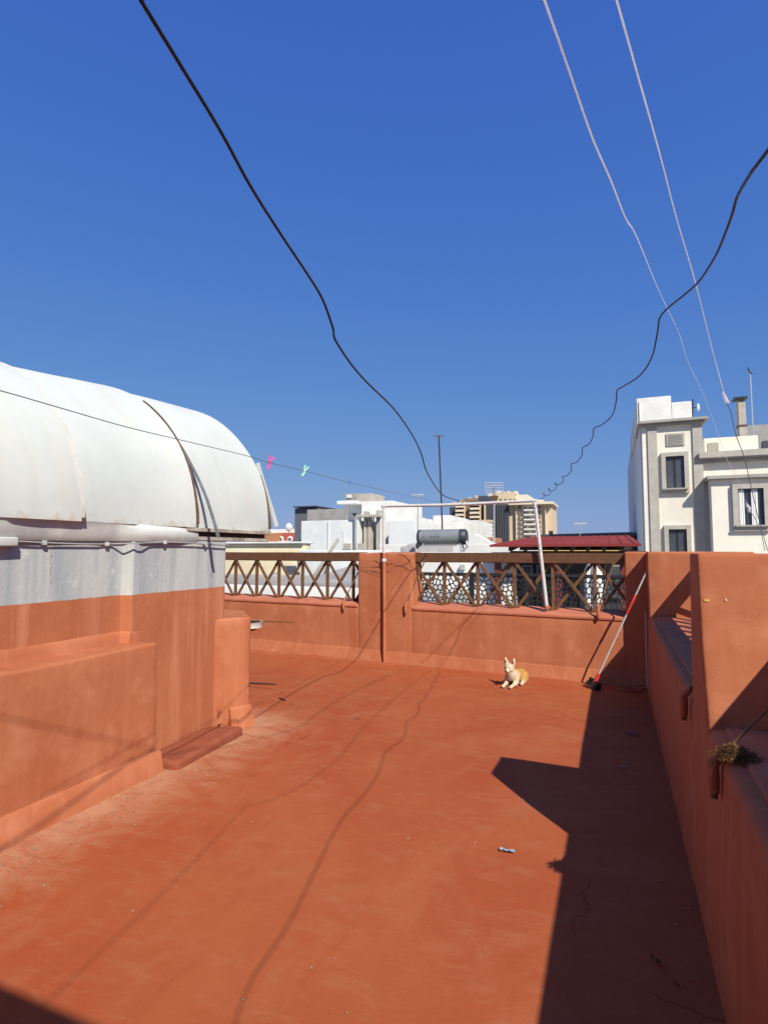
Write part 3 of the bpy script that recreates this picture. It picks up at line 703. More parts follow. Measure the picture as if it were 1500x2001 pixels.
for k in range(7):
    z = q.z+.07+(p.z-q.z-.14)*k/6
    obj('slat', B(p.x+.07, q.x-.07, TY-.065, TY-.045, z-.018, z+.018), 'stone_d', vt)
win(th, 1290, 1346, 886, 963, TY, 'stone', 'shade_glass', fw=.15, proud=.13, sill=True)
win(th, 1296, 1351, 1027, 1100, TY, 'stone', 'shade_glass', fw=.15, proud=.13, sill=True)
# wing and bay to the right
WY = TY+.12; a = at_y(1372, 905, WY); zc = at_y(1440, 890, WY).z
obj('wing_wall', B(a.x, a.x+9, WY, WY+8, -9, zc), 'ivory', th, bev=.02)
a = at_y(1362, 885, WY-.3)
obj('cornice', B(a.x, a.x+9, WY-.35, WY+1, zc-.12, zc+.16), 'stone', th, bev=.05)
obj('cornice', B(a.x+.15, a.x+9, WY-.2, WY+1, zc-.24, zc-.122), 'stone_d', th, bev=.03)
BY = TY-.55; b0 = at_y(1389, 1000, BY); zb = at_y(1440, 934, BY).z
obj('bay_wall', B(b0.x, b0.x+8, BY, WY+.1, -9, zb), 'ivory', th, bev=.02)
obj('cornice', B(b0.x-.16, b0.x+8, BY-.20, WY, zb-.05, zb+.10), 'stone_d', th, bev=.03)
win(th, 1428, 1504, 947, 1037, BY, 'stone', 'glass', fw=.17, proud=.13, sill=True, curtain=True)
# roof parapet, vent, chimney
RY = WY+1.5; p = at_y(1374, 857, RY); q = at_y(1480, 855, RY)
obj('roof_parapet', B(p.x, q.x, RY, RY+.3, zc, p.z), 'ivory', th, bev=.02)
p2 = at_y(1381, 866, RY); q2 = at_y(1403, 881, RY)
obj('vent_panel', B(p2.x, q2.x, RY-.03, RY+.02, q2.z, p2.z), 'stone_d', th)
p3 = at_y(1440, 785, RY+.5); q3 = at_y(1456, 785, RY+.5)
cm = obj('chimney', B(p3.x, q3.x, RY+.5, RY+.9, zc, p3.z), 'stone', th, bev=.02)
obj('cap', B(p3.x-.12, q3.x+.05, RY+.40, RY+1.0, p3.z+.10, p3.z+.18), 'char', cm)
obj('cap_leg', B(p3.x+.03, q3.x-.03, RY+.58, RY+.82, p3.z-.01, p3.z+.11), 'stone_d', cm)
obj('band', B(p3.x-.02, q3.x+.02, RY+.48, RY+.92, p3.z-1.02, p3.z-.95), 'rust', cm)
m0 = at_y(1352, 822, TY+1); m1 = at_y(1353, 780, TY+1)
dm = thing('dish_mast', m0, 'thin mast with small white dish on the ivory tower roof', 'antenna')
obj('mast', tube(bmesh.new(), [m0, m1], .03, 6), 'dark_metal', dm)
bm = bmesh.new(); bmesh.ops.create_uvsphere(bm, u_segments=12, v_segments=8, radius=.16)
dpos = at_y(1363, 796, TY+.9)
for v in bm.verts: v.co = Vector((v.co.x*.35, v.co.y*.4, v.co.z*1.0))+dpos
obj('dish', bm, 'white', dm, smooth=60); obj('arm', tube(bmesh.new(), [m0.lerp(m1, .6), dpos], .018, 5), 'dark_metal', dm)
# concrete building behind the chimney
pc = thing('grey_building', (9, 40, -9), 'bare grey concrete building behind the chimney at the right edge', 'building')
p = at_y(1457, 828, 40); q = at_y(1512, 815, 40)
obj('wall', B(p.x, p.x+12, 40, 50, -9, q.z-.4), 'conc', pc); obj('roof_slab', B(p.x+1.6, p.x+12, 39.8, 50.2, q.z-.4, q.z-.1), 'conc', pc)
pw = at_y(1488, 862, 40); obj('window', B(pw.x, pw.x+1.0, 39.94, 40.05, pw.z-.7, pw.z), 'far_dark', pc)

# --- antennas
def antenna(label, x0, y0, y1, Y, head, mat='dark_metal', r=.016, lean=0, x1=None):
    a = at_y(x0, y0, Y); b = at_y(x1 if x1 else x0, y1, Y)
    t = thing('tv_antenna', a, label, 'antenna', 'roof antennas')
    obj('mast', tube(bmesh.new(), [a, b], r, 7), mat, t)
    head(t, b); return t
def yagi(size, mat='dark_metal', rot=0.5, n=6, r=.007):
    def h(t, b):
        d = Vector((math.cos(rot), math.sin(rot), .05)); s = Vector((-d.y, d.x, 0))
        c = b+Vector((0, 0, -.06*size))
        bm_ = tube(bmesh.new(), [c-d*.5*size, c+d*.5*size], r*1.2, 6); o = obj('boom', bm_, mat, t)
        for i in range(n):
            p = c+d*size*(-.48+.96*i/(n-1)); L = (.16+.10*(1-i/(n-1)))*size
            obj('element', tube(bmesh.new(), [p-s*L*.35-Vector((0, 0, L)), p+s*L*.35+Vector((0, 0, L))], r*.75, 5), mat, o)
    return h
def grid(w, h_, mat='alu'):
    def f(t, b):
        s = RT.copy(); up = Vector((.0, .02, 1)); c = b+Vector((0, -.05, -.15*h_))
        bm = bmesh.new()
        for k in (-.5, 0, .5): tube(bm, [c+s*w*k-up*h_/2, c+s*w*k+up*h_/2], .020, 5)
        fr = obj('reflector_frame', bm, mat, t)
        for i in range(5):
            z = -.5+i/4; obj('rod', tube(bmesh.new(), [c-s*w*.5+up*h_*z, c+s*w*.5+up*h_*z], .011, 5), mat, fr)
        obj('boom', tube(bmesh.new(), [c, c-FW*.35], .018, 5), mat, t)
        obj('clamp', B(b.x-.10, b.x+.10, b.y-.06, b.y+.06, b.z-.36, b.z-.26), 'rust', t)
    return f
antenna('tall dark antenna mast standing behind the water tank', 865, 1060, 851, 13.8, yagi(.30, rot=.9), x1=857, r=.021)
antenna('white pronged antenna left of the grey water tank', 816, 1060, 966, 17, yagi(.36, 'alu', rot=.4, n=5, r=.010), mat='alu', r=.016)
antenna('white grid antenna in front of the beige tower block', 965, 1062, 951, 16, grid(.50, .30), mat='alu', r=.028)
antenna('small white antenna above the dark roof left of the ivory house', 1133, 1046, 1022, 26, yagi(.5, 'alu', rot=.2, n=6, r=.014), mat='alu', r=.02)
antenna('antenna mast on the ivory house beside the chimney', 1471, 856, 724, 26, yagi(.55, rot=1.2, n=4, r=.02), x1=1464, mat='alu', r=.03)

# --- white flat-roofed block in the middle distance
wbk = thing('white_house', (-8, 20, -9), 'white flat roofed house with a boxy roof room behind the left balustrade', 'building')
pbox('wall', wbk, 'white_cool', 588, 693, 1017, 20, 6, -9, .02)
pbox('wall', wbk, 'white_cool', 694, 758, 1019, 21.2, 5, -9, .02)
pbox('wall', wbk, 'white_cool', 758, 812, 1017, 20.2, 6, -9, .02)
pbox('roof_room', wbk, 'white', 706, 767, 979, 22.4, 4, 1.0, .02)
p = at_y(669, 990, 22.6); q = at_y(706, 990, 22.6)
obj('roof_room', B(p.x, q.x-.01, 23.2, 27, 1.0, at_y(690, 984, 22.6).z), 'white_cool', wbk, bev=.02)
obj('canopy', B(at_y(664, 980, 22.3).x, q.x-.004, 22.0, 26, at_y(690, 985.5, 22.3).z, at_y(690, 979, 22.3).z), 'white', wbk, bev=.01)
pbox('roof_box', wbk, 'conc', 673, 695, 964, 25, 1.6, 2.0); 
p = at_y(695.4, 965, 25); q = at_y(727, 965, 25); obj('roof_box', B(p.x, q.x, 25.02, 26.6, 2.0, p.z), 'stone', wbk, bev=.01)
w = at_y(678, 967, 25); w2 = at_y(687, 973, 25); obj('window', B(w.x, w2.x, 24.95, 25.02, w2.z, w.z), 'white', wbk)
for x, yt in ((642, 1019), (672, 1040)):
    p = at_y(x, yt, 19.98); obj('pipe', tube(bmesh.new(), [p, (p.x, p.y, .2)], .035 if x < 660 else .012, 6), 'white', wbk)
p = at_y(694, 1010, 19.9); obj('downpipe', tube(bmesh.new(), [p, (p.x, p.y, .2)], .05, 8), 'conc', wbk)
obj('pipe_cowl', tube(bmesh.new(), [p+Vector((-.04, 0, 0)), p+Vector((-.04, 0, .12)), p+Vector((-.04, 0, .14))], [.06, .07, .16], 8), 'conc_d', wbk)
for a_, b_, y_ in ((716, 722, 1000), (724, 731, 1010), (740, 746, 998), (747, 752, 1004)):
    p = at_y(a_, y_, 20.9); q = at_y(b_, y_, 20.9); obj('duct', B(p.x, q.x, 20.6, 20.95, .2, p.z), 'white' if a_ % 2 else 'stone', wbk, bev=.01)
p = at_y(700, 1008, 20.9); q = at_y(752, 1008, 20.9); obj('duct', B(p.x, q.x, 20.3, 20.58, p.z-.1, p.z), 'stone', wbk, bev=.01)
for a_, b_ in ((676, 685), (704, 716)):
    p = at_y(a_, 1062, 19.96); q = at_y(b_, 1074, 19.96); obj('bracket', prism(bmesh.new(), [(p.x, 19.7), (q.x, 19.7), (q.x, 20.0), (p.x, 20.0)], q.z, p.z), 'stone', wbk)
# grey concrete block and dark clad block behind it
gb = thing('grey_block_building', (-13, 30, -9), 'long grey concrete block wall behind the white house', 'building')
pbox('wall', gb, 'conc', 600, 672, 995, 30, 5, -9)
gd = thing('dark_clad_building', (-15, 31, -9), 'dark grey clad building left of the concrete block wall', 'building')
pbox('wall', gd, 'conc_d', 576, 620, 993, 31.5, 6, -9); p = at_y(577, 991, 31.3); q = at_y(618, 991, 31.3)
obj('roof_edge', B(p.x-.1, q.x, 31.2, 37.6, p.z-.03, p.z+.05), 'far_dark', gd)
# red house with arched windows
rh = thing('red_house', (-20, 34, -9), 'red house with white arched windows seen past the vault end', 'building')
pbox('wall', rh, 'pinkred', 536, 600, 1041, 34, 8, -9)
pbox('parapet', rh, 'white', 528, 580, 1034, 34.6, .4, 2.4)
pbox('side_wall', rh, 'terra', 500, 542, 1042, 33.5, 3, -9)
for xc in (549, 567, 585):
    p = at_y(xc-4.2, 1067, 33.95); q = at_y(xc+4.2, 1051, 33.95); cx = (p.x+q.x)/2; wv = (q.x-p.x)/2
    def arch(bm, w_, z0, z1, y0, y1):
        pr = [(cx-w_, z0), (cx+w_, z0)]+[(cx+w_*math.cos(math.pi*i/10), z1+w_*math.sin(math.pi*i/10)) for i in range(11)]
        a_ = [bm.verts.new((x, y0, z)) for x, z in pr]; b_ = [bm.verts.new((x, y1, z)) for x, z in pr]
        bm.faces.new(a_); bm.faces.new(b_[::-1])
        for i in range(len(pr)): bm.faces.new((a_[i], a_[(i+1) % len(pr)], b_[(i+1) % len(pr)], b_[i]))
        return bm
    f = obj('window', arch(bmesh.new(), wv, p.z-.1, q.z-.05, 33.88, 34.02), 'white', rh)
    obj('pane', arch(bmesh.new(), wv*.60, p.z-.08, q.z-.10, 33.85, 33.9), 'far_dark', f)
p = at_y(536, 1060, 33.9); q = at_y(600, 1060, 33.9)
for k in range(3): obj('railing_bar', B(p.x, q.x, 33.7, 33.75, p.z-.25+.16*k, p.z-.20+.16*k), 'white', rh)
bm = bmesh.new(); bmesh.ops.create_uvsphere(bm, u_segments=12, v_segments=8, radius=.28); c = at_y(564, 1030, 34)
for v in bm.verts: v.co = Vector((v.co.x, v.co.y*.35, v.co.z))+c
sd = thing('satellite_dish', c, 'small white satellite dish on the red house roof', 'satellite dish')
obj('dish', bm, 'white', sd, smooth=60); obj('mast', tube(bmesh.new(), [c, c+Vector((0, .1, -.9))], .04, 6), 'alu', sd)
# cream wall and roof terrace just beyond the left balustrade
cw = thing('cream_roof_house', (-7, 12, -9), 'cream walled roof terrace seen through the left balustrade', 'building')
a = at_y(400, 1063, 12.5); b = at_y(592, 1063, 12.5)
obj('wall', rough_up(B(a.x-2, b.x, 12.5, 12.9, -9, a.z), step=1, bev=.02), 'cream', cw, smooth=50)
obj('wall_cap', B(a.x-2, b.x+.05, 12.4, 13.0, a.z, a.z+.05), 'white', cw, bev=.01)
a2 = at_y(592, 1078, 12.2); b2 = at_y(705, 1078, 12.2)
obj('wall', rough_up(B(b.x+.02, b2.x+.6, 12.3, 12.7, -9, 1.50), step=1, bev=.02), 'white_cool', cw, smooth=50)
obj('roof', B(-14, -2.9, 7.75, 12.45, .40, .62), 'roofgrey', cw)
p = at_y(597, 1140, 9.8); q = at_y(720, 1122, 9.8)
obj('screed_ramp', prism(bmesh.new(), [(p.x, 9.4), (q.x, 9.4), (q.x, 11.6), (p.x, 11.6)], .5, [.88, .88, 1.12, 1.12]), 'conc', cw, bev=.02)
obj('roof_kerb', rough_up(B(-14, -3.0, 8.5, 8.8, .5, .86), step=.4, bev=.02), 'white_cool', cw, smooth=50)
obj('roof_kerb', rough_up(B(-10.2, -6.4, 11.2, 11.5, .5, .92), step=.4, bev=.02), 'roofgrey', cw, smooth=50)
p = at_y(538, 1128, 12.4); q = at_y(538, 1142, 12.4); obj('conduit', tube(bmesh.new(), [(p.x, 12.46, .6), (p.x, 12.46, p.z)], .03, 6), 'white', cw)
obj('junction_box', B(p.x-.10, p.x+.10, 12.38, 12.49, p.z-.1, p.z+.14), 'stone', cw, bev=.01)
ac = thing('air_conditioner', (at_y(570, 1112, 12.3)), 'small grey air conditioner on the cream wall behind the balustrade', 'air conditioner')
p = at_y(562, 1104, 12.3); q = at_y(586, 1118, 12.3)
bd = obj('case', B(p.x, q.x, 12.15, 12.48, q.z, p.z), 'grey_pl', ac, bev=.01)
for k in range(5):
    z = q.z+.03+(p.z-q.z-.06)*k/4; obj('louvre', B(p.x+.02, q.x-.02, 12.14, 12.152, z-.008, z+.008), 'conc_d', bd)
pk = thing('leaning_plank', at_y(620, 1130, 10.5), 'weathered grey plank leaning on the white wall behind the balustrade', 'plank')
obj('board', bar(bmesh.new(), at_y(606, 1136, 10.6), at_y(661, 1053, 12.0), .03, .11), 'stone', pk, bev=.004)
# low white terrace wall behind the water tank + white stair slope
lw = thing('white_terrace_house', (-3, 16, -9), 'low white terrace walls behind the grey water tank', 'building')
pbox('wall', lw, 'white', 812, 905, 1021, 24, 5, -9, .02)
pbox('wall', lw, 'white', 740, 1010, 1063, 14.6, .3, -9, .02)
p = at_y(918, 1043, 15.6); q = at_y(1005, 1075, 15.6); r = at_y(924, 1043, 15.6)
bm = bmesh.new(); pr = [(at_y(905, 1078, 15.6).x, 1.2), (p.x, p.z), (r.x, p.z), (at_y(960, 1062, 15.6).x, at_y(960, 1062, 15.6).z), (q.x+.6, 1.55), (q.x+.6, 1.2)]
a_ = [bm.verts.new((x, 15.6, z)) for x, z in pr]; b_ = [bm.verts.new((x, 16.2, z)) for x, z in pr]
bm.faces.new(a_); bm.faces.new(b_[::-1])
for i in range(len(pr)): bm.faces.new((a_[i], a_[(i+1) % len(pr)], b_[(i+1) % len(pr)], b_[i]))
obj('sloped_wall', bm, 'white', lw, bev=.01)
pbox('inner_wall', lw, 'white', 790, 1005, 1079, 12.0, .25, -1.2, .02)
p = at_y(899, 1103, 11.96); bx_ = obj('meter_box', B(p.x, p.x+.10, 11.9, 12.01, p.z-.12, p.z), 'grey_pl', lw, bev=.005)

# --- solar water tank
TKY = 13.0
a = at_y(818, 1050, TKY); b = at_y(912, 1049, TKY); rr = .185
tk = thing('water_tank', (a+b)/2-Vector((0, 0, .4)), 'grey horizontal solar water tank on a stand behind the balustrade', 'water tank')
ax = (b-a).normalized()
obj('barrel', tube(bmesh.new(), [a+ax*.05, a+ax*.3, b-ax*.15], rr, 28), 'tank', tk, smooth=40)
e1 = obj('end_cap', tube(bmesh.new(), [a-ax*.012, a+ax*.01, a+ax*.06], [rr*.86, rr*1.0, rr*1.015], 28), 'tank_end', tk, smooth=40)
e2 = obj('end_cap', tube(bmesh.new(), [b-ax*.16, b-ax*.04, b-ax*.005], [rr*1.015, rr*1.0, rr*.84], 28), 'tank_end', tk, smooth=40)
for c, sg in ((a, 1), (b, -1)):
    obj('stand_leg', bar(bmesh.new(), c+ax*.14*sg+Vector((0, -.1, -.15)), c+ax*.06*sg+Vector((0, -.2, -.75)), .03, .03), 'alu', tk)
    obj('stand_leg', bar(bmesh.new(), c+ax*.14*sg+Vector((0, .1, -.15)), c+ax*.06*sg+Vector((0, .25, -.75)), .03, .03), 'alu', tk)
obj('stand_rail', bar(bmesh.new(), a+ax*.16+Vector((0, -.1, -rr-.015)), b-ax*.22+Vector((0, -.1, -rr-.015)), .03, .03), 'alu', tk)
obj('collector_panel', prism(bmesh.new(), [(a.x+.06, TKY-.14), (b.x-.30, TKY-.14), (b.x-.26, TKY-1.1), (a.x+.02, TKY-1.1)], [a.z-rr-.07]*2+[.62]*2, [a.z-rr-.03]*2+[.66]*2), 'conc', tk)
obj('pipe_elbow', tube(bmesh.new(), smooth_path([b+ax*-.02+Vector((0, -.05, -.10)), b+Vector((.02, -.06, -.22)), b+Vector((-.06, -.08, -.30)), b+Vector((-.14, -.1, -.32))], 4), .025, 8), 'alu', tk, smooth=50)
obj('valve', B(a.x-.03, a.x+.09, TKY-.16, TKY-.02, a.z-rr-.09, a.z-rr+.05), 'tank_end', tk, bev=.015)
obj('lettering', B(a.x+.16, a.x+.19, TKY-rr-.004, TKY-rr+.03, a.z-.005, a.z+.020), 'rust', tk)
for k, w_ in ((.42, .02), (.46, .012), (.50, .03), (.56, .012), (.60, .02)):
    obj('lettering', B(a.x+k-.06, a.x+k-.06+w_, TKY-rr-.003, TKY-rr+.03, a.z-.012, a.z+.022 if w_ > .015 else a.z+.008), 'far_dark', tk)
tag(obj('tarpaulin', rough_up(prism(bmesh.new(), [(at_y(786, 1070, 13.6).x, 13.4), (at_y(815, 1070, 13.6).x, 13.4), (at_y(818, 1070, 13.6).x, 13.9), (at_y(790, 1070, 13.6).x, 13.9)], 1.35, [1.58, 1.70, 1.74, 1.66]), step=.05, amp=.05, bev=.03), 'grey_pl', smooth=60), 'crumpled pale sheet lying on the wall left of the water tank', 'sheet')

# --- perforated black screen fence
PY = 9.2
sf = thing('screen_fence', (-1.5, PY, 0), 'black metal screen fence with pebble shaped holes behind the right balustrade', 'fence')
zt = 1.125; zb_ = .30
xs = [at_y(x, 1125, PY).x for x in (786, 921, 1028, 1135, 1250)]
obj('top_rail', B(xs[0]-.03, xs[-1]+.03, PY-.03, PY+.03, zt-.045, zt), 'char', sf, bev=.004)
obj('bottom_rail', B(xs[0]-.03, xs[-1]+.03, PY-.025, PY+.025, zb_-.05, zb_), 'char', sf)
for x in xs: obj('post', B(x-.035, x+.035, PY-.036, PY+.036, -1.2, zt+.012), 'char', sf, bev=.004)
def clip(poly, nx, ny, c):
    out = []
    for i in range(len(poly)):
        p, q = poly[i], poly[(i+1) % len(poly)]; a = p[0]*nx+p[1]*ny-c; b = q[0]*nx+q[1]*ny-c
        if a <= 0: out.append(p)
        if (a < 0) != (b < 0) and abs(a-b) > 1e-12: t = a/(a-b); out.append((p[0]+(q[0]-p[0])*t, p[1]+(q[1]-p[1])*t))
    return out
def screen(x0, x1, z0, z1, cell, web, seed):
    R = random.Random(seed); pts = []; nx = int((x1-x0)/cell); nz = int((z1-z0)/cell)
    for i in range(-1, nx+1):
        for j in range(-1, nz+1):
            pts.append((x0+(i+.5+(.5 if j % 2 else 0)+R.uniform(-.33, .33))*(x1-x0)/nx, z0+(j+.5+R.uniform(-.33, .33))*(z1-z0)/nz))
    bm = bmesh.new()
    for (px, pz) in pts:
        cl = [(x0, z0), (x1, z0), (x1, z1), (x0, z1)]; 
        for (qx, qz) in pts:
            dx, dz = qx-px, qz-pz; d = math.hypot(dx, dz)
            if 0 < d < cell*3.2: cl = clip(cl, dx/d, dz/d, ((px+qx)/2*dx+(pz+qz)/2*dz)/d)
            if len(cl) < 3: break
        if len(cl) < 3: continue
        inn = cl; n = len(cl)
        for i in range(n):
            p, q = cl[i], cl[(i+1) % n]; ex, ez = q[0]-p[0], q[1]-p[1]; L = math.hypot(ex, ez)
            if L < 1e-6: continue
            ox, oz = ez/L, -ex/L
            inn = clip(inn, ox, oz, p[0]*ox+p[1]*oz-web/2)
            if len(inn) < 3: break
        if len(inn) < 3:
            f = [bm.verts.new((x, PY, z)) for x, z in cl]; bm.faces.new(f); continue
        # round the hole: cut corners, then triangulate the ring by angle
        cx_ = sum(p[0] for p in inn)/len(inn); cz_ = sum(p[1] for p in inn)/len(inn)
        rd = []
        for i in range(len(inn)):
            p, q = inn[i], inn[(i+1) % len(inn)]
            rd.append((p[0]*.75+q[0]*.25, p[1]*.75+q[1]*.25)); rd.append((p[0]*.25+q[0]*.75, p[1]*.25+q[1]*.75))
        def hit(poly, ang):
            dx, dz = math.cos(ang), math.sin(ang); best = None
            for i in range(len(poly)):
                p, q = poly[i], poly[(i+1) % len(poly)]; ex, ez = q[0]-p[0], q[1]-p[1]; den = dx*ez-dz*ex
                if abs(den) < 1e-12: continue
                t = ((p[0]-cx_)*ez-(p[1]-cz_)*ex)/den; u = ((p[0]-cx_)*dz-(p[1]-cz_)*dx)/den
                if t > 0 and -1e-6 <= u <= 1+1e-6 and (best is None or t < best): best = t
            return (cx_+dx*best, cz_+dz*best) if best else None
        angs = sorted(math.atan2(p[1]-cz_, p[0]-cx_) for p in list(cl)+rd)
        o = [hit(cl, a) for a in angs]; i_ = [hit(rd, a) for a in angs]
        if any(v is None for v in o+i_): continue
        ov = [bm.verts.new((x, PY, z)) for x, z in o]; iv = [bm.verts.new((x, PY, z)) for x, z in i_]
        for k in range(len(angs)):
            try: bm.faces.new((ov[k], ov[(k+1) % len(angs)], iv[(k+1) % len(angs)], iv[k]))
            except ValueError: pass
    bmesh.ops.remove_doubles(bm, verts=bm.verts, dist=.0006)
    o = obj('screen_panel', bm, 'char', sf)
    m = o.modifiers.new('thickness', 'SOLIDIFY'); m.thickness = .010; m.offset = 0
    return o
for k in range(4): screen(xs[k]+.03, xs[k+1]-.03, zb_+.002, zt-.047, .072, .0165, 11+k)

# --- red roofed pergola, with a charcoal wall standing in for the shade beneath it
pg = thing('pergola', (-.9, 12.5, -1.2), 'red sheet roofed pergola with dark beams behind the screen fence', 'pergola')
a = at_y(956, 1064.5, 11.4); b = at_y(1252, 1062.5, 11.4); c = at_y(1228, 1046, 14.6); d = at_y(1040, 1049, 14.6)
bm = bmesh.new(); up_ = [bm.verts.new(v) for v in (a, b, c, d)]; dn = [bm.verts.new(v-Vector((0, 0, .045))) for v in (a, b, c, d)]
bm.faces.new(up_); bm.faces.new(dn[::-1])
for i in range(4): bm.faces.new((up_[i], dn[i], dn[(i+1) % 4], up_[(i+1) % 4]))
rf = obj('roof', bm, 'roof_red', pg)
for k in range(13):
    t = (k+.5)/13; p = a.lerp(b, t); q = d.lerp(c, t); obj('roof_seam', bar(bmesh.new(), p+Vector((0, 0, .006)), q+Vector((0, 0, .006)), .025, .014), 'roof_red', rf)
zr = a.z-.05
obj('beam', B(a.x+.35, b.x-.15, 11.75, 11.87, zr-.15, zr-.085), 'beam', pg, bev=.005)
obj('beam', B(a.x+.2, b.x-.1, 14.0, 14.15, zr-.06, zr+.09), 'beam', pg, bev=.005)
for k in range(8):
    x = a.x+.40+(b.x-a.x-.75)*k/7; obj('rafter', bar(bmesh.new(), (x, 11.45, zr-.035), (x, 14.5, zr+.20), .06, .09), 'beam', pg, bev=.004)
for x in (972, 1090, 1216):
    p = at_y(x, 1100, 11.8); obj('post', B(p.x-.06, p.x+.06, 11.76, 11.88, -1.2, zr-.14), 'post_red', pg, bev=.006)
    obj('knee_brace', bar(bmesh.new(), (p.x+.06, 11.82, zr-.55), (p.x+.40, 11.82, zr-.15), .05, .06), 'wood', pg)
p = at_y(1005, 1070, 14.4); q = at_y(1195, 1070, 14.4)
yw = thing('ochre_house', (p.x, 17, -9), 'ochre wall glimpsed under the pergola roof', 'building'); obj('wall', B(p.x-.3, q.x+.2, 17.2, 17.5, -9, at_y(1100, 1066, 17.2).z), 'yellow', yw)
dk = thing('pergola_shade_wall', (0, 14.3, -1.2), 'glazed wall under the pergola roof, its charcoal colour standing for shade', 'room')
p = at_y(1000, 1098, 13.6); q = at_y(1262, 1098, 13.6); zz = at_y(1100, 1080, 13.6).z
obj('wall', B(p.x, q.x, 13.6, 13.9, -1.2, zz-.03), 'charwall', dk)  # charcoal colour paints in the shade below the pergola roof
obj('lintel', B(p.x-.02, q.x, 13.5, 13.95, zz-.03, zz+.04), 'char', dk)
for x0, x1 in ((1020, 1040), (1048, 1060), (1180, 1240)):
    u = at_y(x0, 1104, 13.55); v = at_y(x1, 1125, 13.55); wf = obj('window', B(u.x, v.x, 13.52, 13.61, v.z-.5, u.z), 'conc', dk); obj('pane', B(u.x+.03, v.x-.03, 13.50, 13.53, v.z-.47, u.z-.03), 'shade_glass', wf)
# white draped figure-like column: a tied parasol under its cover
pc_ = at_y(1159, 1150, 10.6)
ps = thing('folded_parasol', (pc_.x, 10.6, -1.2), 'closed white parasol standing behind the screen fence', 'parasol')
prof = [(-.9, .05), (-.2, .07), (.2, .10), (.6, .125), (.95, .14), (1.15, .125), (1.30, .06), (1.36, .02)]
bm = bmesh.new(); rows = []
for z, r in prof:
    rows.append([bm.verts.new((pc_.x+r*(1+.16*math.cos(8*2*math.pi*k/32))*math.cos(2*math.pi*k/32), 10.6+r*(1+.16*math.cos(8*2*math.pi*k/32))*math.sin(2*math.pi*k/32), z)) for k in range(32)])
for r0, r1 in zip(rows[:-1], rows[1:]):
    for k in range(32): bm.faces.new((r0[k], r0[(k+1) % 32], r1[(k+1) % 32], r1[k]))
bm.faces.new(rows[-1]); bm.faces.new(rows[0][::-1])
obj('canopy', bm, 'white', ps, smooth=60); obj('pole', tube(bmesh.new(), [(pc_.x, 10.6, -1.2), (pc_.x, 10.6, 1.45)], .02, 8), 'dark_metal', ps)
obj('base', tube(bmesh.new(), [(pc_.x, 10.6, -1.2), (pc_.x, 10.6, -1.08), (pc_.x, 10.6, -1.06)], [.24, .22, .08], 16), 'conc', ps)
nt = tag(obj('neighbour_terrace', B(-2.88, 3.5, 7.75, 14.4, -1.4, -1.2), 'roofgrey'), kind='structure')
# dark roofs beyond the pergola
dr_ = thing('dark_roof_house', (2, 30, -9), 'low dark roof on the skyline left of the ivory house', 'building')
p = at_y(1100, 1044, 30); q = at_y(1240, 1036, 30)
obj('wall', B(p.x-1, q.x, 30.2, 36, -9, p.z-.1), 'charwall', dr_)
obj('roof', prism(bmesh.new(), [(p.x-1.2, 30), (q.x, 30), (q.x, 36.3), (p.x-1.2, 36.3)], p.z-.1, [p.z, q.z-.12, q.z+.1, p.z+.1]), 'far_dark', dr_)
obj('lantern_box', B(at_y(1071, 1037, 30).x, at_y(1078, 1037, 30).x, 30.1, 30.4, p.z-.6, at_y(1071, 1037, 30).z), 'charwall', dr_)

# --- beige tower block far away
ap = thing('tower_block', (-20, 120, -9), 'tall beige tower block far behind the pipe frame', 'building')
AY = 120.0
def ab(name, mat, x0, x1, yt, yb, Y=AY, depth=12, bev=0):
    a = at_y(x0, yt, Y); b = at_y(x1, yt, Y); zb = at_y((x0+x1)/2, yb, Y).z if yb else -9
    return obj(name, B(a.x, b.x, Y, Y+depth, zb, (a.z+b.z)/2), mat, ap)
ab('wall', 'beige', 968, 994, 979, None); ab('wall', 'beige_l', 1008, 1022, 985, None, AY-.6)
ab('wall', 'beige', 994, 1076, 984, None, AY-.3)
ab('glazed_bay', 'far_dark', 968, 993, 985, None, AY-.8, 3)
ab('roof_band', 'beige_l', 993, 1080, 981, 985.5, AY-2.0); ab('roof_band', 'beige_l', 1030, 1060, 977, 981, AY-1)
ab('penthouse', 'beige', 955, 1006, 962, 978.5, AY+1); ab('penthouse', 'beige_l', 990, 1030, 967, 979, AY+1.4)
for x in (970, 978, 990, 1004): ab('roof_vent', 'beige_l', x, x+5, 959.5, 966, AY+1.2, 2)
ab('wall', 'beige_l', 952, 958.5, 966, None, AY-.5); ab('wall', 'beige', 961, 967, 984, None, AY-.7)
ab('wall', 'beige_l', 1022, 1047.5, 986.5, None, AY-.9, 3)
for r_ in range(7):
    y = 989+r_*9.4
    for xc in (1014.5, 1053.5): 
        w = ab('window', 'brick_d', xc-2.1, xc+2.1, y, y+5.5, AY-1.0 if xc < 1020 else AY-.4, .3)
    for k in range(5):
        if (r_*3+k) % 4 != 1: ab('window', 'far_dark' if (r_+k) % 2 else 'brick_d', 1024+k*4.7, 1027.2+k*4.7, y+2.5, y+5.2, AY-1.0, .3)
    ab('balcony', 'white', 1022.6, 1047, y+6.0, y+8.6, AY-1.5, .6)
for x in (1006.5, 1064): ab('rib', 'beige_l', x, x+1.2, 986, None, AY-1.1, 1)
for k in range(6): ab('roof_opening', 'far_dark', 957+k*9.2, 961+k*9.2, 975.2, 977.6, AY+.6, .6)
for k in range(5): ab('mullion', 'conc_d', 970.5+k*4.8, 971.1+k*4.8, 986, None, AY-1.0, .3)
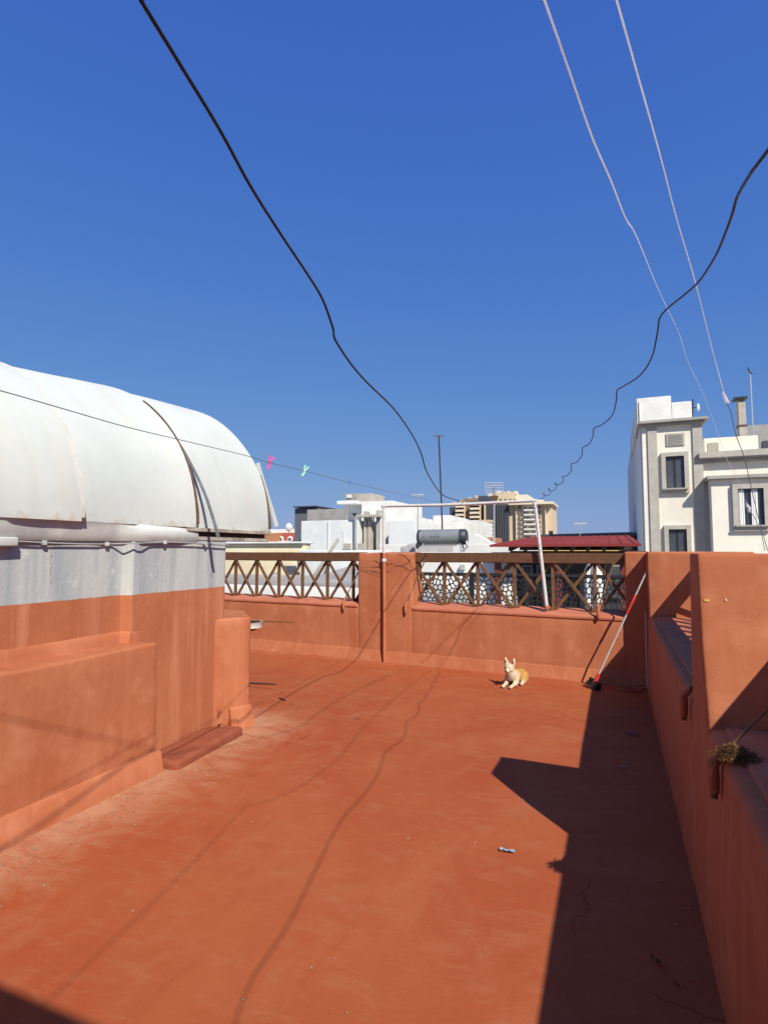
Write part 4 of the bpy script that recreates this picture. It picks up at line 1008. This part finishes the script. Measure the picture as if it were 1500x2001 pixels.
# brown stepped block in front of it
bs = thing('stepped_block', (-30, 110, -9), 'brown stepped apartment block with stacked balconies left of the beige tower', 'building')
ap_keep = ap; ap = bs
for x0, x1, yt in ((878, 888, 991), (888, 905, 985), (905, 934, 974), (934, 953, 969)): ab('wall', 'far_dark' if x0 in (878, 934) else 'brick_d', x0, x1, yt, None, 112)
for x0, x1, y0, n in ((889, 904, 985, 4), (917, 935, 981, 5)):
    for k in range(n):
        y = y0+k*8.2; ab('balcony', 'beige_l', x0, x1, y+2.5, y+6.6, 110.5, 1.6); ab('window', 'far_dark', x0+2, x1-3, y-.8, y+2.2, 111.6, .5)
for x in (905.5, 936, 945): ab('rib', 'beige', x, x+1.4, 980, None, 111, 1)
for x in (884, 898, 915, 928): ab('roof_vent', 'beige', x, x+3, 966+(934-x)*.28, 980+(934-x)*.2, 113, 2)
for k in range(5): ab('balcony', 'beige', 931, 958, 1016+k*7.4, 1020.5+k*7.4, 106, 4)
ap = ap_keep
# white mid-rise rows
wr = thing('white_apartment_row', (-25, 60, -9), 'white apartment row with balconies behind the water tank', 'building'); ap_keep = ap; ap = wr
ab('wall', 'white', 815, 905, 1020, None, 62, 8); ab('wall', 'white', 846, 880, 1007, None, 70, 8); ab('wall', 'ivory', 848, 878, 1011, 1020, 64, 2)
ab('wall', 'white', 880, 932, 1017, None, 60, 8)
for r_ in range(5):
    y = 1030+r_*9
    for k in range(3): ab('window', 'shade_glass', 913+k*6.2, 917.6+k*6.2, y, y+5.4, 59.8, .3)
    ab('balcony', 'white', 910, 933, y+5.8, y+8.2, 59.2, .8)
for k in range(9): ab('roof_vent', 'white' if k % 2 else 'ivory', 822+k*12, 827+k*12, 1012+(k % 3)*2.5, 1021, 63, 1.2)
ap = ap_keep
pk2 = thing('pink_house', (-12, 45, -9), 'small pink house below the brown balconies', 'building')
p = at_y(938, 1050, 45); q = at_y(962, 1050, 45); obj('wall', B(p.x, q.x, 45, 49, -9, p.z), 'terra', pk2)
for k in range(3): u = at_y(941+k*6, 1053, 45); obj('window', B(u.x, u.x+.12, 44.95, 45.02, u.z-.22, u.z), 'white', pk2)

# ================================================================== THINGS ON THE TERRACE
# broom leaning into the corner
f0 = Vector((-.215, 6.60, .10)); f1 = Vector((.315, 6.70, 1.265))
br = thing('broom', (f0.x, f0.y, 0), 'broom with pale and red handle leaning in the corner, bristles down', 'broom')
L = lambda t: f0.lerp(f1, t)
obj('handle', tube(bmesh.new(), [L(0), L(.62)], .0095, 10), 'grey_pl', br, smooth=50)
obj('grip', tube(bmesh.new(), [L(.605), L(.62), L(.78), L(.79)], [.010, .0135, .0135, .010], 10), 'red', br, smooth=50)
obj('handle', tube(bmesh.new(), [L(.78), L(1)], .009, 10), 'grey_pl', br, smooth=50)
obj('socket', tube(bmesh.new(), [L(-.03), L(.03), L(.06)], [.022, .020, .014], 10), 'red', br, smooth=50)
bm = bmesh.new(); dv = (f1-f0).normalized()
T = Matrix.Translation(f0) @ dv.to_track_quat('Z', 'Y').to_matrix().to_4x4() @ Matrix.Rotation(.6, 4, 'Z')
box(bm, -.085, .085, -.020, .020, -.035, -.005); bmesh.ops.transform(bm, matrix=T, verts=bm.verts); obj('head', bm, 'bristle', br, bev=.006)
bm = bmesh.new(); R = random.Random(4)
for i in range(150):
    x = R.uniform(-.08, .08); y = R.uniform(-.018, .018); a_ = Vector((x, y, -.03)); b_ = Vector((x*1.15+R.uniform(-.012, .012), y*1.8+R.uniform(-.01, .01), -.03-R.uniform(.05, .072)))
    bar(bm, a_, b_, .0035, .0035)
bmesh.ops.transform(bm, matrix=T, verts=bm.verts)
for v in bm.verts: v.co.z = max(v.co.z, .004)
bz = obj('bristles', bm, 'bristle', br); bz['kind'] = 'stuff'
tag(obj('thin_pole', tube(bmesh.new(), [(.292, 6.80, .02), (.300, 6.83, .83)], .006, 8), 'pipe', smooth=50), 'thin pale rod standing upright in the shaded corner', 'rod')
tag(obj('hose_coil', tube(bmesh.new(), smooth_path([(.24, 6.72, .02), (.12, 6.70, .015), (.02, 6.64, .02), (.10, 6.60, .015), (.22, 6.64, .02), (.16, 6.74, .03), (.27, 6.78, .05)], 5), .009, 7), 'orange', smooth=60), 'short coil of red hose on the floor in the shaded corner', 'hose')

# litter
def litter(label, x, y, w, h, mat, rot=0, seed=0, name='litter'):
    c = at_z(x, y, .008); R = random.Random(seed); bm = bmesh.new(); N = 8
    g = [[bm.verts.new((w*(i/N-.5), h*(j/3-.5)*(1+R.uniform(-.3, .3)), R.uniform(0, .012))) for j in range(4)] for i in range(N+1)]
    for i in range(N):
        for j in range(3): bm.faces.new((g[i][j], g[i+1][j], g[i+1][j+1], g[i][j+1]))
    bmesh.ops.solidify(bm, geom=bm.faces[:], thickness=.002)
    bmesh.ops.transform(bm, matrix=Matrix.Translation(c) @ Matrix.Rotation(rot, 4, 'Z'), verts=bm.verts)
    return tag(obj(name, bm, mat), label, 'litter', 'litter on the terrace floor')
litter('crumpled pale plastic wrapper lying on the sunlit floor', 991, 1663, .078, .024, 'clear', .1, 1)
litter('blue plastic scrap in the shadow of the right parapet', 1234, 1434, .09, .03, 'blue', .1, 2)
litter('small pale scrap further down the parapet shadow', 1216, 1499, .045, .018, 'clear', .2, 3)
litter('thin tan strip on the floor at the bottom', 1283, 1880, .055, .012, 'strip_tan', -.9, 5, 'tan_strip')  # thin tan strips laid flat on the floor as pale streaks
litter('small tan scrap on the floor beside the tan strip', 1322, 1926, .018, .012, 'strip_tan', -.4, 6, 'tan_strip')
def stick(label, a, b, r=.008, mat='stick'): return tag(obj('stick', tube(bmesh.new(), [a, (Vector(a)+Vector(b))/2+Vector((0, 0, .004)), b], [r, r*1.1, r*.7], 6), mat, smooth=50), label, 'stick', 'sticks near the buttress')
stick('dark stick on the floor emerging from behind the buttress', at_z(470, 1334, .012), at_z(540, 1337, .012))
stick('short dark twig on the floor right of the buttress', at_z(545, 1364, .008), at_z(558, 1369, .008), .007)
stick('thin wooden lath poking out behind the buttress above the floor', at_y(470, 1214, 4.66), at_y(574, 1216, 4.66), .006, 'wood')
p = at_y(505, 1221, 4.62)
tb = thing('white_tub', p, 'white plastic tub edge showing behind the buttress top', 'tub')
bm = bmesh.new(); tube(bm, [(p.x-.10, p.y, p.z-.028), (p.x-.10, p.y, p.z+.020), (p.x-.10, p.y, p.z+.026), (p.x-.10, p.y, p.z+.026), (p.x-.10, p.y, p.z-.015)], [.120, .130, .136, .122, .112], 24, cap=True)
obj('bowl', bm, 'white', tb, smooth=50); obj('bracket', B(p.x-.25, p.x-.06, p.y-.05, p.y+.05, p.z-.06, p.z-.03), 'orange', tb)

# grit and flakes gathered along the foot of the walls
bm = bmesh.new(); R = random.Random(21)
for i in range(900):
    k = R.random()
    if k < .42: x, y = -2.86+abs(R.gauss(0, .22)), R.uniform(1.6, 4.0)
    elif k < .68: x = R.uniform(-4.5, .2); y = 6.86-.077*x-abs(R.gauss(0, .12))
    elif k < .84: x, y = .27-abs(R.gauss(0, .10)), R.uniform(1.5, 6.6)
    else: x, y = R.uniform(-2.8, .2), R.uniform(1.6, 6.8)
    r = R.choice((.0015, .002, .003, .0045))*R.uniform(.7, 1.3)
    if k >= .84: r *= .8
    bmesh.ops.create_cone(bm, cap_ends=True, segments=5, radius1=r*1.4, radius2=r*.6, depth=r, matrix=Matrix.Translation((x, y, .006+noise.noise(Vector((x, y, 0))*.9)*.006)) @ Matrix.Rotation(R.uniform(0, 6), 4, 'Z') @ Matrix.Rotation(R.gauss(0, .4), 4, 'X'))
tag(obj('grit', bm, simple('pale_grit', (.42, .25, .16), .9, .35, 60, bmp=0)), 'pale grit and paint flakes strewn over the terrace floor', 'grit', kind='stuff')

# dry weed tuft growing from the right parapet
wc = at_z(1434, 1478, .80); R = random.Random(9)
wd = thing('dry_weed', wc, 'dry brown weed tuft growing on the right parapet top', 'weed')
bm = bmesh.new(); bs_ = bmesh.new()
for i in range(2600):
    a_ = R.uniform(0, 6.283); q_ = min(1.0, abs(R.gauss(0, .45))); b0_ = wc+Vector((math.cos(a_)*.075*q_, math.sin(a_)*.055*q_, R.uniform(0, .032)*(1-q_*q_)))
    d_ = Vector((R.gauss(0, 1)+math.cos(a_)*.6, R.gauss(0, 1)+math.sin(a_)*.6, R.gauss(.25, .6))).normalized(); l_ = R.uniform(.008, .026)
    m_ = b0_+d_*l_*.6; e_ = b0_+d_*l_+Vector((R.gauss(0, .004), R.gauss(0, .004), -.004))
    s_ = Vector((-d_.y, d_.x, .2)).normalized()*R.uniform(.0008, .0022)
    vs = [bm.verts.new(q) for q in (b0_-s_*.6, b0_+s_*.6, m_+s_, m_-s_, e_)]
    bm.faces.new(vs[:4]); bm.faces.new((vs[3], vs[2], vs[4]))
for v in bm.verts: v.co.z = max(v.co.z, wc.z-.01)
o = obj('foliage', bm, 'weed', wd); o['kind'] = 'stuff'
for i in range(4):
    a_ = i*1.7; obj('stem', tube(bmesh.new(), [wc+Vector((0, 0, -.005)), wc+Vector((math.cos(a_)*.03, math.sin(a_)*.02, .012)), wc+Vector((math.cos(a_)*.06, math.sin(a_)*.04, .016))], .0016, 5), 'weed', wd)
# pale chips in the near fin plaster
for q, w_ in (((1383, 1175), .018), ((1421, 1174), .005),):
    d_ = ray(*q); k_ = 1; yy = 2.735-(1.5-1.27)*.155-.004; c = at_y(q[0], q[1], 2.66)
    obj('plaster_chip', B(c.x-w_/2, c.x+w_/2, 2.700, 2.74, c.z-.004, c.z+.004), 'yellow' if w_ > .01 else 'ivory', rp)

# ================================================================== DOG
def dog():
    sc = .86
    bm = bmesh.new()
    def ball(c, r, s=(1, 1, 1)):
        m = Matrix.Translation(Vector(c)) @ Matrix.Diagonal((r*s[0], r*s[1], r*s[2], 1))
        bmesh.ops.create_icosphere(bm, subdivisions=2, radius=1, matrix=m)
    def chain(pts, step=.012):
        for (c0, r0), (c1, r1) in zip(pts[:-1], pts[1:]):
            c0, c1 = Vector(c0), Vector(c1); n = max(1, int((c1-c0).length/step))
            for i in range(n+1): t = i/n; ball(c0.lerp(c1, t), r0+(r1-r0)*t)
    chain([((-.30, .01, .088), .080), ((-.20, 0, .098), .084), ((-.08, 0, .115), .080), ((.005, 0, .130), .078), ((.035, 0, .165), .066), ((.058, -.004, .195), .056)])
    ball((.070, -.004, .240), .062, (1.0, 1.0, .94)); ball((.092, -.004, .230), .047)
    chain([((.100, -.004, .220), .034), ((.135, -.006, .210), .025), ((.158, -.007, .206), .018)])
    for s in (-1, 1):
        ball((.088, s*.028-.004, .220), .028)
        chain([((.058, s*.038-.004, .272), .027), ((.054, s*.048-.004, .306), .024), ((.050, s*.055-.004, .338), .015), ((.048, s*.058-.004, .362), .005)], .006)
        chain([((-.01, s*.052, .10), .042), ((.00, s*.060, .055), .034), ((.06, s*.056, .034), .024), ((.135, s*.050, .024), .019), ((.165, s*.050, .022), .023), ((.180, s*.050, .020), .019)])
        chain([((-.27, s*.060, .085), .066), ((-.20, s*.082, .062), .048), ((-.15, s*.090, .035), .028), ((-.09, s*.098, .022), .021), ((-.075, s*.098, .020), .022)])
    chain([((-.35, .02, .06), .026), ((-.39, -.03, .03), .018), ((-.36, -.09, .022), .015), ((-.29, -.12, .02), .011)])
    me = bpy.data.meshes.new('dog'); bm.to_mesh(me); bm.free()
    o = bpy.data.objects.new('dog', me); COL.objects.link(o)
    rm = o.modifiers.new('skin', 'REMESH'); rm.mode = 'VOXEL'; rm.voxel_size = .0055; rm.use_smooth_shade = True
    sm = o.modifiers.new('soften', 'SMOOTH'); sm.factor = .5; sm.iterations = 5
    m, n, l, b = new_mat('cream_and_gold_fur'); v = coords(n, l)
    sep = n.new('ShaderNodeSeparateXYZ'); l.new(v, sep.inputs[0])
    wob = noi(n, l, v, 22, 4); ad = n.new('ShaderNodeMath'); ad.operation = 'MULTIPLY_ADD'; ad.inputs[1].default_value = .09; l.new(wob, ad.inputs[0]); l.new(sep.outputs[0], ad.inputs[2])
    back = n.new('ShaderNodeMapRange'); back.inputs[1].default_value = .00; back.inputs[2].default_value = -.09; l.new(ad.outputs[0], back.inputs[0])
    low = n.new('ShaderNodeMapRange'); low.inputs[1].default_value = .035; low.inputs[2].default_value = .07; l.new(sep.outputs[2], low.inputs[0])
    f = n.new('ShaderNodeMath'); f.operation = 'MULTIPLY'; l.new(back.outputs[0], f.inputs[0]); l.new(low.outputs[0], f.inputs[1])
    c = mixc(n, l, f.outputs[0], mixc(n, l, ramp(n, l, noi(n, l, v, 30, 4), .4, .7), (.58, .50, .37), (.50, .38, .23)), (.42, .235, .062))
    l.new(c, b.inputs['Base Color']); b.inputs['Roughness'].default_value = .9; b.inputs['Specular IOR Level'].default_value = .15
    bump(n, l, b, noi(n, l, coords(n, l, (60, 160, 160)), 1, 4), .6, .006)
    me.materials.append(m)
    def kid(name, f_, mat):
        kb = bmesh.new(); f_(kb); km = bpy.data.meshes.new(name); kb.to_mesh(km); kb.free(); km.materials.append(mat); km.shade_smooth()
        k = bpy.data.objects.new(name, km); COL.objects.link(k); k.parent = o; return k
    dk_ = simple('dark_dog_skin', (.014, .011, .011), .45, .1, 20, bmp=0); inr = simple('brown_inner_ear', (.16, .075, .035), .9, .2, 30, bmp=0)
    def sph(c, s): return lambda kb: bmesh.ops.create_uvsphere(kb, u_segments=10, v_segments=8, radius=1, matrix=Matrix.Translation(c) @ Matrix.Diagonal((*s, 1)))
    kid('nose', sph((.174, -.007, .211), (.011, .015, .012)), dk_)
    for s in (-1, 1):
        kid('eye', sph((.126, s*.025-.005, .250), (.007, .011, .005)), dk_)
        kid('inner_ear', sph((.075, s*.049-.004, .309), (.007, .013, .027)), inr)
    kid('mouth', lambda kb: tube(kb, [(.155, .008, .196), (.168, -.007, .192), (.155, -.022, .196)], .0022, 5), dk_)
    # coat: short hairs combed back over the finished skin
    dg = bpy.context.evaluated_depsgraph_get(); ev = o.evaluated_get(dg); em = ev.to_mesh(); Rf = random.Random(3); fb = bmesh.new()
    for f_ in em.polygons:
        if Rf.random() < .75:
            nn = f_.normal; cc = f_.center
            if nn.z < -.75: continue
            if cc.x > .10 and cc.z > .15 and Rf.random() < .7: continue
            d = (nn*.55+Vector((-.75, Rf.gauss(0, .25), -.35+Rf.gauss(0, .2)))).normalized()
            Lh = Rf.uniform(.007, .015)*(.55 if cc.x > .07 else 1.0); sd = d.cross(nn)
            if sd.length < 1e-4: continue
            sd.normalize(); vs = [fb.verts.new(q) for q in (cc-sd*.0011-nn*.001, cc+sd*.0011-nn*.001, cc+d*Lh)]; fb.faces.new(vs)
    ev.to_mesh_clear()
    fk = bpy.data.meshes.new('fur'); fb.to_mesh(fk); fb.free(); fk.materials.append(m); fo = bpy.data.objects.new('fur', fk); COL.objects.link(fo); fo.parent = o; fo['kind'] = 'stuff'
    o.scale = (sc, sc, sc)
    fwd = Vector((-.20, -.98, 0)).normalized()
    o.rotation_euler = (0, 0, math.atan2(fwd.y, fwd.x))
    o.location = (-1.085, 6.41, .003)
    tag(o, 'small cream and golden dog lying with head up by the far wall', 'dog')
dog()
